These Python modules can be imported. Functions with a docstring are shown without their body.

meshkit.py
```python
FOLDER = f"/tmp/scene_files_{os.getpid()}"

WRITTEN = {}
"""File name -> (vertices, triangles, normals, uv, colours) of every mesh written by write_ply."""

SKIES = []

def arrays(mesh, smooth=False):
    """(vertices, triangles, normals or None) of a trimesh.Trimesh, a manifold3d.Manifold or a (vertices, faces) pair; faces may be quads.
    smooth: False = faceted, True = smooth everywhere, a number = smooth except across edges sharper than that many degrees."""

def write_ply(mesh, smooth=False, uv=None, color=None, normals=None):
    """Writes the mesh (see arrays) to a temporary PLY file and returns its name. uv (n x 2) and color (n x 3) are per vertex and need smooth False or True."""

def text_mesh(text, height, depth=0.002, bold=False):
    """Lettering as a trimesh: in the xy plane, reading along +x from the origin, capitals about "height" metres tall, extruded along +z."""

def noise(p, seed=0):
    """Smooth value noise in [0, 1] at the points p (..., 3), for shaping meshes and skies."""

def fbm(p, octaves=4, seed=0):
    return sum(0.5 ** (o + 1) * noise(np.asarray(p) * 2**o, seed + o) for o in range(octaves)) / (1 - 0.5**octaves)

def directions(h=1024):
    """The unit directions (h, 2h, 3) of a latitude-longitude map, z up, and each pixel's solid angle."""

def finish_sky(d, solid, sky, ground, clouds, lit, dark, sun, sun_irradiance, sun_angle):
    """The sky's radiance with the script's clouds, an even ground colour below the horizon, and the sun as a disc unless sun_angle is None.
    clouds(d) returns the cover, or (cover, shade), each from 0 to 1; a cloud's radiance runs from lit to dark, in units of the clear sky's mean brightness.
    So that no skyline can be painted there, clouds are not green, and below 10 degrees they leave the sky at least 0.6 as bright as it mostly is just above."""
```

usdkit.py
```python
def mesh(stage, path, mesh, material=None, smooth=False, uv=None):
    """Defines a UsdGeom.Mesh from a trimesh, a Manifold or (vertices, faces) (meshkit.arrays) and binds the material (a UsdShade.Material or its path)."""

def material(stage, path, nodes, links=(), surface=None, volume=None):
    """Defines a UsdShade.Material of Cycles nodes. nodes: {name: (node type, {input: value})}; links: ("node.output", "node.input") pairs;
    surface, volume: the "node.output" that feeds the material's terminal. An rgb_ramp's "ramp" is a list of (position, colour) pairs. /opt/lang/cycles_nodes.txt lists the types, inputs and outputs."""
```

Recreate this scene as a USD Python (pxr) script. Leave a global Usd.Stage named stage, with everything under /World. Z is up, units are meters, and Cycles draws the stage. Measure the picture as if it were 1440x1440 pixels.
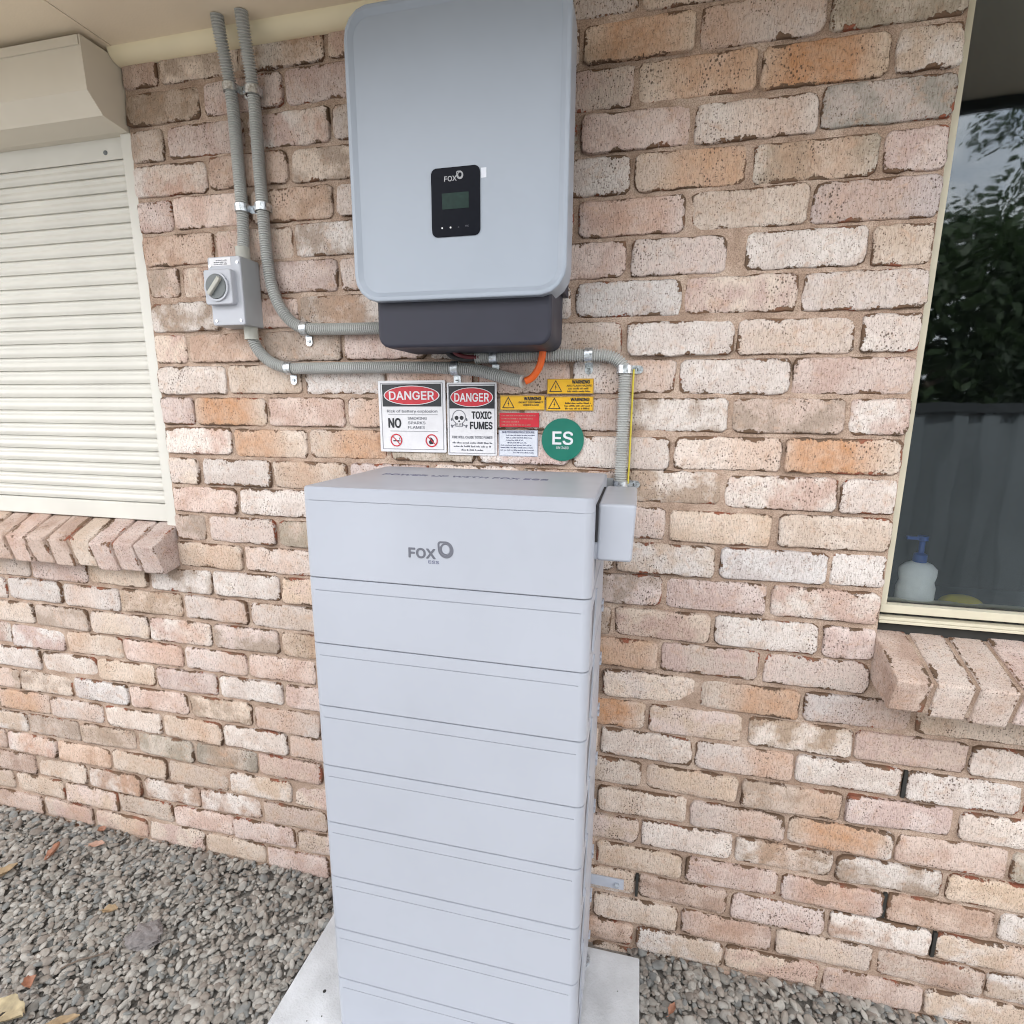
import math, random
import numpy as np
import trimesh
import manifold3d as m3
from shapely.geometry import Polygon, Point, box as sbox
from shapely import affinity
from pxr import Usd, UsdGeom, UsdLux, UsdShade, Gf, Sdf, Vt
import usdkit, meshkit

stage = Usd.Stage.CreateInMemory()
UsdGeom.SetStageUpAxis(stage, 'Z'); UsdGeom.SetStageMetersPerUnit(stage, 1.0)
UsdGeom.Xform.Define(stage, '/World'); UsdGeom.Scope.Define(stage, '/World/Looks')
T = Sdf.ValueTypeNames
rng = np.random.default_rng(7)

# ------------------------------------------------------------------ camera, sky, sun, exposure
CAM = np.array([-0.31836, -1.30858, 1.51593])
ROT = np.array([[0.97350431, 0.22860376, 0.00544722], [0.04952673, -0.18753285, -0.98100894], [-0.2232408, 0.95528622, -0.19388603]])
FPX = 753.118
cam = UsdGeom.Camera.Define(stage, '/World/camera')
cam.CreateHorizontalApertureAttr(36.0); cam.CreateVerticalApertureAttr(36.0)
cam.CreateFocalLengthAttr(FPX / 1440 * 36.0)
cam.CreateClippingRangeAttr(Gf.Vec2f(0.05, 1000))
EXPOSURE = 1.46
cam.CreateExposureAttr(EXPOSURE)
M = np.eye(4); M[0, :3] = ROT[0]; M[1, :3] = -ROT[1]; M[2, :3] = -ROT[2]; M[3, :3] = CAM
cam.AddTransformOp().Set(Gf.Matrix4d(*M.ravel().tolist()))

SUN = np.array([-0.35, 0.55, 0.85]); SUN /= np.linalg.norm(SUN)      # behind the house: the wall stands in open shade
elev, azim = math.asin(SUN[2]), math.atan2(SUN[0], SUN[1])
dome = UsdLux.DomeLight.Define(stage, '/World/sky')
sky = usdkit.material(stage, '/World/Looks/sky', {
    'tc': ('texture_coordinate', {}),
    'sky': ('sky_texture', {'sky_type': 'single_scattering', 'sun_disc': False, 'sun_elevation': elev, 'sun_rotation': azim}),
    'map': ('mapping', {'scale': (1.0, 1.0, 2.2)}),
    'n': ('noise_texture', {'scale': 2.1, 'detail': 6.0, 'roughness': 0.6}),
    'r': ('rgb_ramp', {'ramp': [(0.22, (0, 0, 0)), (0.46, (1, 1, 1))]}),
    'mx': ('mix', {'color2': (9.6, 9.5, 9.5)}),
    'bg': ('background_shader', {'strength': 0.13})},
    [('tc.generated', 'map.vector'), ('map.vector', 'n.vector'), ('n.fac', 'r.fac'), ('r.color', 'mx.fac'), ('sky.color', 'mx.color1'), ('mx.color', 'bg.color')],
    surface='bg.background')
UsdShade.MaterialBindingAPI.Apply(dome.GetPrim()).Bind(sky)
dome.GetPrim().SetCustomDataByKey('kind', 'structure')
sun = UsdLux.DistantLight.Define(stage, '/World/sun')
sun.CreateNormalizeAttr(True); sun.CreateIntensityAttr(0.65); sun.CreateAngleAttr(0.6); sun.CreateColorAttr(Gf.Vec3f(1.0, 0.93, 0.84))
zax = SUN; xax = np.cross([0, 0, 1.0], zax); xax /= np.linalg.norm(xax); yax = np.cross(zax, xax)
M = np.eye(4); M[0, :3] = xax; M[1, :3] = yax; M[2, :3] = zax
sun.AddTransformOp().Set(Gf.Matrix4d(*M.ravel().tolist()))

# ------------------------------------------------------------------ helpers
used, base = {}, {}
def numbered(parent, name):
    n = used.get((parent, name), 0); used[(parent, name)] = n + 1
    return f'{parent}/{name}' + (f'_{n:03d}' if n else '')
def tag(prim, label=None, cat=None, group=None, kind=None):
    for k, v in (('label', label), ('category', cat), ('group', group), ('kind', kind)):
        if v: prim.SetCustomDataByKey(k, v)
    return prim
def thing(name, label, cat, loc=(0, 0, 0), group=None):
    p = numbered('/World', name); x = UsdGeom.Xform.Define(stage, p); x.AddTranslateOp().Set(Gf.Vec3d(*map(float, loc)))
    base[p] = np.array(loc, float)
    return tag(x.GetPrim(), label, cat, group)
def obj(name, mesh, mat, parent=None, smooth=False, label=None, kind=None, cat=None, group=None):
    pp = '/World' if parent is None else str(parent.GetPath())
    p = numbered(pp, name)
    off = base.get(pp, np.zeros(3)); base[p] = off
    if hasattr(mesh, 'to_mesh') or isinstance(mesh, (tuple, list)):
        v, f, _ = meshkit.arrays(mesh); mesh = trimesh.Trimesh(v, f, process=False)
    mesh = mesh.copy(); mesh.apply_translation(-off)
    m = usdkit.mesh(stage, p, mesh, L[mat], smooth=smooth)
    return tag(m.GetPrim(), label, cat, group, kind)
def cat_(*ms): return trimesh.util.concatenate([x for x in ms])
def bx(x0, x1, y0, y1, z0, z1):
    b = trimesh.creation.box([x1 - x0, y1 - y0, z1 - z0]); b.apply_translation([(x0 + x1) / 2, (y0 + y1) / 2, (z0 + z1) / 2]); return b
def tri(man):
    v, f, _ = meshkit.arrays(man); return trimesh.Trimesh(v, f, process=False)
def ccw(p):
    a = np.sum(p[:, 0] * np.roll(p[:, 1], -1) - p[:, 1] * np.roll(p[:, 0], -1)); return p if a > 0 else p[::-1]
def poly_ring(poly): return np.array(poly.exterior.coords)[:-1]
def rrect(w, h, r, cx=0, cy=0, n=8):
    return Polygon([(-w/2 + r, -h/2 + r), (w/2 - r, -h/2 + r), (w/2 - r, h/2 - r), (-w/2 + r, h/2 - r)]).buffer(r, n) if r > 0 and False else affinity.translate(sbox(-w/2 + r, -h/2 + r, w/2 - r, h/2 - r).buffer(r, quad_segs=n), cx, cy)
def extrude(poly, d): return trimesh.creation.extrude_polygon(poly, d, engine='earcut')
def to_xz(m, y):            # mesh built in xy, extruded +z  ->  x, z on the wall, extruded towards the viewer from the plane y
    m = m.copy(); v = m.vertices; m.vertices = np.c_[v[:, 0], y - v[:, 2], v[:, 1]]; return m
def plate(poly, y, d):      # flat plate on plane y, thickness d towards -y
    return to_xz(extrude(poly, d), y)
def pillow(poly, d, bev, y, steps=4):   # plate with rounded front edge
    polys = []
    ms = []
    for i in range(steps + 1):
        a = math.pi / 2 * i / steps
        ins = bev * (1 - math.cos(a)); dep = d - bev + bev * math.sin(a)
        polys.append((poly.buffer(-ins) if ins > 1e-9 else poly, dep))
    N = 96
    def samp(pg):
        r = poly_ring(pg.simplify(0)); c = np.array(pg.centroid.coords[0])
        ring = pg.exterior
        # sample by angle-consistent arc fractions starting from the rightmost mid ray
        s0 = ring.project(Point(c[0] + 10, c[1])); Ln = ring.length
        ccw = 1 if ring.is_ccw else -1
        return np.array([ring.interpolate((s0 + ccw * Ln * k / N) % Ln).coords[0] for k in range(N)])
    rings = [np.c_[samp(poly), np.zeros(N)]] + [np.c_[samp(p_), np.full(N, dz)] for p_, dz in polys]
    V = np.vstack(rings + [[[*poly.centroid.coords[0], 0]], [[*poly.centroid.coords[0], d]]]); F = []
    for k in range(len(rings) - 1):
        for i in range(N):
            a, b = k * N + i, k * N + (i + 1) % N
            F += [[a, b, b + N], [a, b + N, a + N]]
    nb, nt = len(V) - 2, len(V) - 1; kk = (len(rings) - 1) * N
    for i in range(N): F += [[nb, (i + 1) % N, i], [nt, kk + i, kk + (i + 1) % N]]
    return to_xz(trimesh.Trimesh(V, F, process=False), y) if y is not None else trimesh.Trimesh(V, F, process=False)
def hull_box(x0, x1, y0, y1, z0, z1, r, n=8):    # box with every edge rounded by r
    s = m3.Manifold.sphere(r, n * 4)
    return m3.Manifold.batch_hull([s.translate([x, y, z]) for x in (x0 + r, x1 - r) for y in (y0 + r, y1 - r) for z in (z0 + r, z1 - r)])
def frames(P):
    P = np.asarray(P, float); t = np.gradient(P, axis=0); t /= np.linalg.norm(t, axis=1, keepdims=True)
    u = np.cross(t[0], [0, 1, 0.1]); u /= np.linalg.norm(u); U = [u]
    for i in range(1, len(P)):
        u = U[-1] - t[i] * (U[-1] @ t[i]); U.append(u / np.linalg.norm(u))
    U = np.array(U); return t, U, np.cross(t, U)
def sweep(P, R, n=16, caps=True):
    P = np.asarray(P, float); t, U, W = frames(P); R = np.broadcast_to(R, len(P)); a = np.linspace(0, 2 * np.pi, n, endpoint=False)
    V = (P[:, None] + R[:, None, None] * (np.cos(a)[None, :, None] * U[:, None] + np.sin(a)[None, :, None] * W[:, None])).reshape(-1, 3); F = []
    i = np.arange(len(P) - 1)[:, None] * n; j = np.arange(n)[None]; k = (j + 1) % n
    F = np.concatenate([np.stack([i + j, i + k, i + n + k], -1).reshape(-1, 3), np.stack([i + j, i + n + k, i + n + j], -1).reshape(-1, 3)])
    if caps:
        V = np.vstack([V, P[0], P[-1]]); c0, c1 = len(V) - 2, len(V) - 1; q = (len(P) - 1) * n; jj = np.arange(n); kk = (jj + 1) % n
        F = np.vstack([F, np.stack([np.full(n, c0), kk, jj], -1), np.stack([np.full(n, c1), q + jj, q + kk], -1)])
    return trimesh.Trimesh(V, F, process=False)
def spline(pts, step):
    from scipy.interpolate import CubicSpline, PchipInterpolator
    P = np.asarray(pts, float); s = np.r_[0, np.cumsum(np.linalg.norm(np.diff(P, axis=0), axis=1))]
    c = PchipInterpolator(s, P); fine = c(np.linspace(0, s[-1], 1500))
    from scipy.ndimage import gaussian_filter1d
    fine2 = gaussian_filter1d(fine, 14, axis=0, mode='nearest'); fine2[0], fine2[-1] = fine[0], fine[-1]
    s = np.r_[0, np.cumsum(np.linalg.norm(np.diff(fine2, axis=0), axis=1))]; q = np.arange(0, s[-1], step)
    return np.stack([np.interp(q, s, fine2[:, k]) for k in range(3)], 1)
def text(s, h, x, z, y, depth=0.0006, bold=False, w=None, anchor='l'):
    m = meshkit.text_mesh(s, h, depth, bold); b = m.bounds
    if w: m.apply_scale([w / (b[1][0] - b[0][0]), 1, 1])
    b = m.bounds; dx = {'l': -b[0][0], 'c': -(b[0][0] + b[1][0]) / 2, 'r': -b[1][0]}[anchor]
    m.apply_translation([dx + x, z, 0]); return to_xz(m, y)
def heavy(s, h, x, z, y, w, k=.0007):
    return cat_(*[text(s, h, x + dx, z + dz, y - .00005 * i, bold=True, w=w) for i, (dx, dz) in enumerate(((0, 0), (k, 0), (k / 2, k / 2), (k / 2, -k / 2)))])
def dashes(x0, x1, z, y, h, seed, depth=0.0004):    # a line of print too small to read
    r = np.random.default_rng(seed); out = []; x = x0
    while x < x1 - .002:
        n = r.integers(2, 8)
        for _ in range(n):
            w = h * r.uniform(.35, .75); hh = h * r.choice([.6, .65, 1.0])
            if x + w > x1: break
            out.append(bx(x, x + w * .72, y - depth, y, z, z + hh)); x += w
        x += h * .55
    return cat_(*out)

# ------------------------------------------------------------------ materials
L = {}
def mat(name, nodes, links, surface='p.BSDF', **k): L[name] = usdkit.material(stage, '/World/Looks/' + name, nodes, links, surface=surface, **k)
def simple(name, col, rough=.5, metal=0., var=.06, scale=30., bump=0., bscale=300., spec=.5, col2=None, dirt=0.):
    c = np.array(col); lo, hi = c * (1 - var), np.minimum(c * (1 + var), .95)
    nodes = {'g': ('geometry', {}), 'n': ('noise_texture', {'scale': scale, 'detail': 4.0}),
             'r': ('rgb_ramp', {'ramp': [(.3, lo), (.7, hi if col2 is None else col2)]}),
             'm': ('map_range', {'from_min': .3, 'from_max': .7, 'to_min': max(rough - .07, 0), 'to_max': min(rough + .07, 1)}),
             'p': ('principled_bsdf', {'metallic': metal, 'specular_ior_level': spec})}
    links = [('g.position', 'n.vector'), ('n.fac', 'r.fac'), ('r.color', 'p.base_color'), ('n.fac', 'm.value'), ('m.result', 'p.roughness')]
    if bump:
        nodes['n2'] = ('noise_texture', {'scale': bscale, 'detail': 3.0}); nodes['b'] = ('bump', {'strength': 1.0, 'distance': bump})
        links += [('g.position', 'n2.vector'), ('n2.fac', 'b.height'), ('b.normal', 'p.normal')]
    mat(name, nodes, links)
simple('battery_paint', (.345, .368, .422), .38, var=.035, scale=3.5, bump=.00015, bscale=900)
simple('cover_paint', (.29, .33, .39), .40, var=.02, scale=5, bump=.00012, bscale=900)
simple('dark_plastic', (.026, .027, .040), .5, spec=.3, var=.1, scale=12, bump=.0002, bscale=700)
simple('panel_black', (.004, .005, .009), .3, var=.1, spec=.08)
simple('lcd_green', (.014, .030, .026), .25, var=.12, scale=60, spec=.12)
simple('print_white', (.62, .63, .66), .5)
simple('print_pale', (.30, .31, .33), .5)
simple('print_grey', (.10, .105, .13), .5)
simple('print_blue', (.07, .075, .15), .5)
simple('conduit_grey', (.44, .45, .44), .5, var=.10, scale=14)
simple('galvanised', (.62, .66, .70), .32, 1.0, var=.22, scale=120, bump=.0003, bscale=200)
simple('bracket_paint', (.42, .45, .52), .45)
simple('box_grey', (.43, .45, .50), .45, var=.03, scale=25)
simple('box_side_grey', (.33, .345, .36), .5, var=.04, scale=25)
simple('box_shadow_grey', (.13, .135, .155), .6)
simple('knob_grey', (.13, .145, .15), .5)
simple('gland_grey', (.42, .42, .38), .5)
simple('sign_white', (.66, .66, .69), .35, var=.04, scale=25)
simple('sign_black', (.012, .013, .018), .35)
simple('sign_red', (.48, .02, .035), .35, var=.06)
simple('sign_yellow', (.70, .40, .018), .35, var=.05)
simple('sign_green', (.005, .135, .095), .4, var=.05)
simple('sticker_white', (.58, .61, .68), .4)
simple('concrete', (.54, .565, .60), .8, var=.13, scale=14, bump=.0016, bscale=190)
simple('concrete_speck', (.03, .03, .03), .9)
simple('orange_cable', (.72, .12, .015), .45)
simple('red_cable', (.10, .012, .018), .5)
simple('black_cable', (.012, .012, .014), .5)
simple('earth_yellow', (.60, .50, .05), .45)
simple('rubber', (.012, .012, .015), .7)
simple('cream_paint', (.65, .605, .52), .45, var=.03, scale=7, bump=.0002, bscale=350)
simple('slat_paint', (.60, .59, .545), .42, var=.05, scale=5, bump=.0001, bscale=500)
simple('soffit_paint', (.82, .715, .56), .7, var=.04, scale=5, bump=.0003, bscale=200)
simple('cornice_paint', (.84, .76, .55), .6, var=.05, scale=6, bump=.0004, bscale=90)
simple('frame_cream', (.60, .56, .44), .4, var=.03)
simple('seal_dark', (.02, .02, .018), .7)
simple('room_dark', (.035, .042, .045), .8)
simple('bottle_white', (.88, .90, .92), .4)
simple('bottle_blue', (.015, .07, .30), .4)
simple('sponge_yellow', (.55, .45, .04), .8)
simple('fence_sheet', (.22, .245, .265), .5, var=.08, scale=3)
simple('fence_rail', (.05, .055, .06), .5)
simple('bark', (.10, .075, .055), .9, var=.3, scale=20)
simple('roof_tile', (.18, .10, .075), .8, var=.2, scale=12)
simple('gutter', (.05, .055, .055), .5)
simple('ground_gravel', (.23, .215, .195), .95, var=.35, scale=60, bump=.008, bscale=45)
simple('soil', (.03, .028, .025), .95, var=.3, scale=60)
simple('leaf_orange', (.31, .15, .095), .7, var=.3, scale=60)
simple('leaf_tan', (.28, .20, .115), .7, var=.3, scale=70)
simple('leaf_pale', (.36, .30, .19), .7, var=.25, scale=60)
simple('leaf_pink', (.40, .25, .19), .7, var=.2, scale=60)
simple('lump_grey', (.20, .185, .185), .95, var=.25, scale=70, bump=.002, bscale=250)
simple('twig_brown', (.13, .10, .08), .9, var=.25, scale=90)
for i, c in enumerate([(0.278, 0.265, 0.242), (0.202, 0.195, 0.18), (0.328, 0.315, 0.292), (0.248, 0.227, 0.203), (0.191, 0.197, 0.193), (0.297, 0.271, 0.242), (0.358, 0.343, 0.317), (0.222, 0.197, 0.175)]):
    simple(f'pebble_{"abcdefgh"[i]}', c, .8, var=.25, scale=55, bump=.0002, bscale=500)
mat('foliage', {'oi': ('geometry', {}), 'n': ('noise_texture', {'scale': 2.2, 'detail': 3.0}), 'r': ('rgb_ramp', {'ramp': [(.3, (.018, .035, .014)), (.7, (.05, .085, .03))]}),
    'd': ('principled_bsdf', {'roughness': .55}), 't': ('translucent_bsdf', {}), 'p': ('mix_closure', {'fac': .25})},
    [('oi.position', 'n.vector'), ('n.fac', 'r.fac'), ('r.color', 'd.base_color'), ('r.color', 't.color'), ('d.BSDF', 'p.closure1'), ('t.BSDF', 'p.closure2')], surface='p.closure')
mat('window_glass', {'gp': ('geometry', {}), 'mp': ('mapping', {'scale': (7.0, 7.0, 3.2), 'rotation': (0.0, .5, 0.0)}), 'n': ('noise_texture', {'scale': 1.0, 'detail': 1.5}), 'b': ('bump', {'strength': 1.0, 'distance': .0011}),
    'f': ('fresnel', {'IOR': 1.58}), 't': ('transparent_bsdf', {'color': (.97, .985, .985)}), 'g': ('glossy_bsdf', {'color': (.86, .94, 1), 'roughness': 0.02}), 'p': ('mix_closure', {})},
    [('gp.position', 'mp.vector'), ('mp.vector', 'n.vector'), ('n.fac', 'b.height'), ('b.normal', 'g.normal'), ('f.fac', 'p.fac'), ('t.BSDF', 'p.closure1'), ('g.BSDF', 'p.closure2')], surface='p.closure')

# brick and mortar
mat('mortar', {'g': ('geometry', {}), 'n': ('noise_texture', {'scale': 16.0, 'detail': 5.0}), 'n2': ('noise_texture', {'scale': 420.0, 'detail': 3.0}), 'n3': ('noise_texture', {'scale': 90.0, 'detail': 3.0}),
    'r': ('rgb_ramp', {'ramp': [(.3, (.34, .245, .187)), (.5, (.44, .33, .262)), (.66, (.54, .43, .355))]}),
    'r2': ('rgb_ramp', {'ramp': [(.32, (.62, .59, .56)), (.62, (1.14, 1.14, 1.14))]}), 'mx': ('mix', {'mix_type': 'multiply', 'fac': 1.0}),
    'a': ('math', {'math_type': 'add'}), 'b': ('bump', {'strength': 1.0, 'distance': .0018}), 'p': ('principled_bsdf', {'roughness': .95, 'specular_ior_level': .2})},
    [('g.position', 'n.vector'), ('g.position', 'n2.vector'), ('g.position', 'n3.vector'), ('n.fac', 'r.fac'), ('n2.fac', 'r2.fac'), ('r.color', 'mx.color1'), ('r2.color', 'mx.color2'), ('mx.color', 'p.base_color'),
     ('n2.fac', 'a.value1'), ('n3.fac', 'a.value2'), ('a.value', 'b.height'), ('b.normal', 'p.normal')])
mat('brick', {
    'g': ('geometry', {}), 'rim': ('attribute', {'attribute': 'rim'}), 'tone': ('attribute', {'attribute': 'tone'}), 'tone2': ('attribute', {'attribute': 'patchtone'}), 'warm': ('attribute', {'attribute': 'warm'}),
    # patches of the second tone
    'n1': ('noise_texture', {'scale': 11.0, 'detail': 4.0, 'roughness': .6}), 'p1': ('rgb_ramp', {'ramp': [(.42, (0, 0, 0)), (.56, (1, 1, 1))]}), 'c1': ('mix', {}),
    # warm flush in the middle of some bricks
    'n2': ('noise_texture', {'scale': 28.0, 'detail': 5.0, 'roughness': .65}), 'w1': ('math', {'math_type': 'multiply_add', 'value2': 1.5, 'value3': .05}), 'w2': ('math', {'math_type': 'multiply', 'use_clamp': True}), 'c2': ('mix', {'color2': (.52, .275, .145)}),
    # fine vertical drag marks
    'mp': ('mapping', {'scale': (420.0, 420.0, 90.0)}), 'n3': ('noise_texture', {'scale': 1.0, 'detail': 3.0, 'roughness': .6}), 'r3': ('rgb_ramp', {'ramp': [(.28, (.64, .61, .585)), (.5, (1, 1, 1)), (.75, (1.12, 1.12, 1.12))]}), 'c3': ('mix', {'mix_type': 'multiply', 'fac': 1.0}),
    'n9': ('noise_texture', {'scale': 33.0, 'detail': 4.0, 'roughness': .7, 'distortion': .6}), 'r9': ('rgb_ramp', {'ramp': [(.53, (0, 0, 0)), (.72, (.58, .58, .58))]}), 'c9': ('mix', {'color2': (.53, .345, .24)}),
    # dark pores
    'mp2': ('mapping', {'scale': (1.0, 1.0, .75)}), 'v': ('voronoi_texture', {'scale': 160.0, 'randomness': 1.0}), 'nv': ('noise_texture', {'scale': 13.0, 'detail': 4.0}), 'pore': ('attribute', {'attribute': 'pore'}), 'v1': ('math', {'math_type': 'multiply_add', 'value2': .95}), 'v2': ('math', {'math_type': 'subtract'}), 'v3': ('map_range', {'from_min': -.05, 'from_max': .02, 'to_min': 0.0, 'to_max': .8, 'clamp': True}), 'c4': ('mix', {'color2': (.085, .055, .04)}),
    # chipped brown arris
    'n4': ('noise_texture', {'scale': 150.0, 'detail': 4.0, 'roughness': .6}), 'n5': ('noise_texture', {'scale': 19.0, 'detail': 3.0}), 'e1': ('math', {'math_type': 'multiply_add', 'value2': 1.7}), 'e2': ('math', {'math_type': 'multiply_add', 'value2': 3.3}), 'e3': ('map_range', {'from_min': 2.47, 'from_max': 2.55, 'to_min': 1.0, 'to_max': 0.0, 'clamp': True}),
    'n6': ('noise_texture', {'scale': 9.0, 'detail': 2.0}), 'r6': ('rgb_ramp', {'ramp': [(.40, (.15, .10, .068)), (.56, (.19, .115, .075)), (.64, (.29, .105, .065))]}), 'c5': ('mix', {}),
    'n7': ('noise_texture', {'scale': 260.0, 'detail': 2.0}), 'r7': ('rgb_ramp', {'ramp': [(.60, (0, 0, 0)), (.70, (.75, .75, .75))]}), 'c7': ('mix', {'color2': (.16, .115, .085)}),
    'h1': ('math', {'math_type': 'multiply', 'value2': .8}), 'h2': ('math', {'math_type': 'subtract'}), 'h3': ('math', {'math_type': 'multiply_add', 'value2': 1.2}),
    'b': ('bump', {'strength': 1.0, 'distance': .0022}), 'p': ('principled_bsdf', {'roughness': .92, 'specular_ior_level': .25})},
    [('g.position', 'n1.vector'), ('n1.fac', 'p1.fac'), ('p1.color', 'c1.fac'), ('tone.color', 'c1.color1'), ('tone2.color', 'c1.color2'),
     ('g.position', 'n2.vector'), ('n2.fac', 'w1.value1'), ('w1.value', 'w2.value1'), ('warm.fac', 'w2.value2'), ('w2.value', 'c2.fac'), ('c1.color', 'c2.color1'),
     ('g.position', 'mp.vector'), ('mp.vector', 'n3.vector'), ('n3.fac', 'r3.fac'), ('g.position', 'n9.vector'), ('n9.fac', 'r9.fac'), ('r9.color', 'c9.fac'), ('c2.color', 'c9.color1'), ('c9.color', 'c3.color1'), ('r3.color', 'c3.color2'),
     ('g.position', 'mp2.vector'), ('mp2.vector', 'v.vector'), ('g.position', 'nv.vector'), ('nv.fac', 'v1.value1'), ('pore.fac', 'v1.value3'), ('v1.value', 'v2.value1'), ('v.distance', 'v2.value2'), ('v2.value', 'v3.value'), ('v3.result', 'c4.fac'), ('g.position', 'n7.vector'), ('n7.fac', 'r7.fac'), ('r7.color', 'c7.fac'), ('c3.color', 'c7.color1'), ('c7.color', 'c4.color1'),
     ('g.position', 'n4.vector'), ('g.position', 'n5.vector'), ('n4.fac', 'e1.value1'), ('rim.fac', 'e1.value3'), ('n5.fac', 'e2.value1'), ('e1.value', 'e2.value3'), ('e2.value', 'e3.value'), ('e3.result', 'c5.fac'),
     ('g.position', 'n6.vector'), ('n6.fac', 'r6.fac'), ('c4.color', 'c5.color1'), ('r6.color', 'c5.color2'), ('c5.color', 'p.base_color'),
     ('n7.fac', 'h1.value1'), ('n3.fac', 'h2.value1'), ('h1.value', 'h3.value3'), ('e3.result', 'h3.value1'), ('h3.value', 'h2.value2'),
     ('h2.value', 'b.height'), ('b.normal', 'p.normal')])

# ------------------------------------------------------------------ ground
g = trimesh.Trimesh([[-60, -60, -.024], [60, -60, -.024], [60, 60, -.024], [-60, 60, -.024]], [[0, 1, 2], [0, 2, 3]], process=False)
obj('ground', g, 'ground_gravel', kind='structure')

# ------------------------------------------------------------------ the house
house = thing('brick_house', 'pale speckled brick house wall with shuttered window, dark glazed window and cream eave', 'house')
Z0, CH, BL = 1.54, .086, .24
def zj(k): return Z0 + CH * k
XL, XR = -1.672, .236
# mortar backing (openings left free), slightly uneven face
def wall_grid(x0, x1, z0, z1, st=.02):
    nx, nz = max(2, int((x1 - x0) / st)), max(2, int((z1 - z0) / st)); X, Zz = np.meshgrid(np.linspace(x0, x1, nx), np.linspace(z0, z1, nz))
    P = np.c_[X.ravel(), 0 * X.ravel(), Zz.ravel()]
    P[:, 1] = .0065 + (meshkit.noise(P * 45, 3) - .5) * .003 + (meshkit.noise(P * 8, 4) - .5) * .003
    i = np.arange(nx * nz).reshape(nz, nx); a, b, c, d = i[:-1, :-1].ravel(), i[:-1, 1:].ravel(), i[1:, 1:].ravel(), i[1:, :-1].ravel()
    return trimesh.Trimesh(P, np.vstack([np.c_[a, b, c], np.c_[a, c, d]]), process=False)
segs = [(XL, XR, -.09, 2.42), (-3.6, XL, -.09, zj(-5)), (XR, 1.6, -.09, .95), (1.6, 2.6, -.09, 2.42), (-4.6, -3.6, -.09, 2.42)]
backs = [wall_grid(*s) for s in segs]
for (x0, x1, z0, z1) in segs: backs.append(bx(x0, x1, .03, .24, z0, z1))
wall = obj('wall', cat_(*backs), 'mortar', house)

PAL = {'w': ((.62, .54, .50), (.70, .64, .605)), 'p': ((.55, .415, .37), (.65, .54, .50)), 'c': ((.58, .465, .38), (.66, .56, .485)), 't': ((.41, .325, .265), (.56, .465, .405)), 'g': ((.39, .34, .28), (.57, .505, .445)), 'd': ((.46, .335, .275), (.59, .47, .41))}
# bricks with a warm flush: centre (x, z), strength, where along the brick
WARM = [(-.36, 2.271, .75, .0), (-.25, 2.185, .65, .3), (.01, 2.185, 1.05, -.1), (-.23, 2.013, .6, .4), (.0, 2.013, .45, .0), (-.36, 1.927, .4, 0), (.11, 1.927, .4, -.2), (-.41, 1.583, .5, .3), (.13, 1.411, 1.0, -.25),
        (-1.43, 1.497, .95, -.15), (-1.33, 1.411, .7, -.5), (-1.06, 1.411, .75, .4), (-1.45, 2.099, .3, .2), (-1.12, 2.013, .35, .2), (-2.41, .465, .6, -.1), (-2.40, .293, .5, .1), (-.32, .723, 1.0, 0), (-.31, .895, .55, .2), (.02, .809, .65, .4),
        (.23, .465, .85, .0), (.21, .293, .5, 0), (.0, .637, .45, .8), (.25, .895, .35, .1), (-.41, 1.325, .4, 0), (-1.9, .723, .35, .5), (-1.45, .895, .35, .7), (.05, .12, .35, 0), (-1.25, .55, .3, -.6)]
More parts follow.
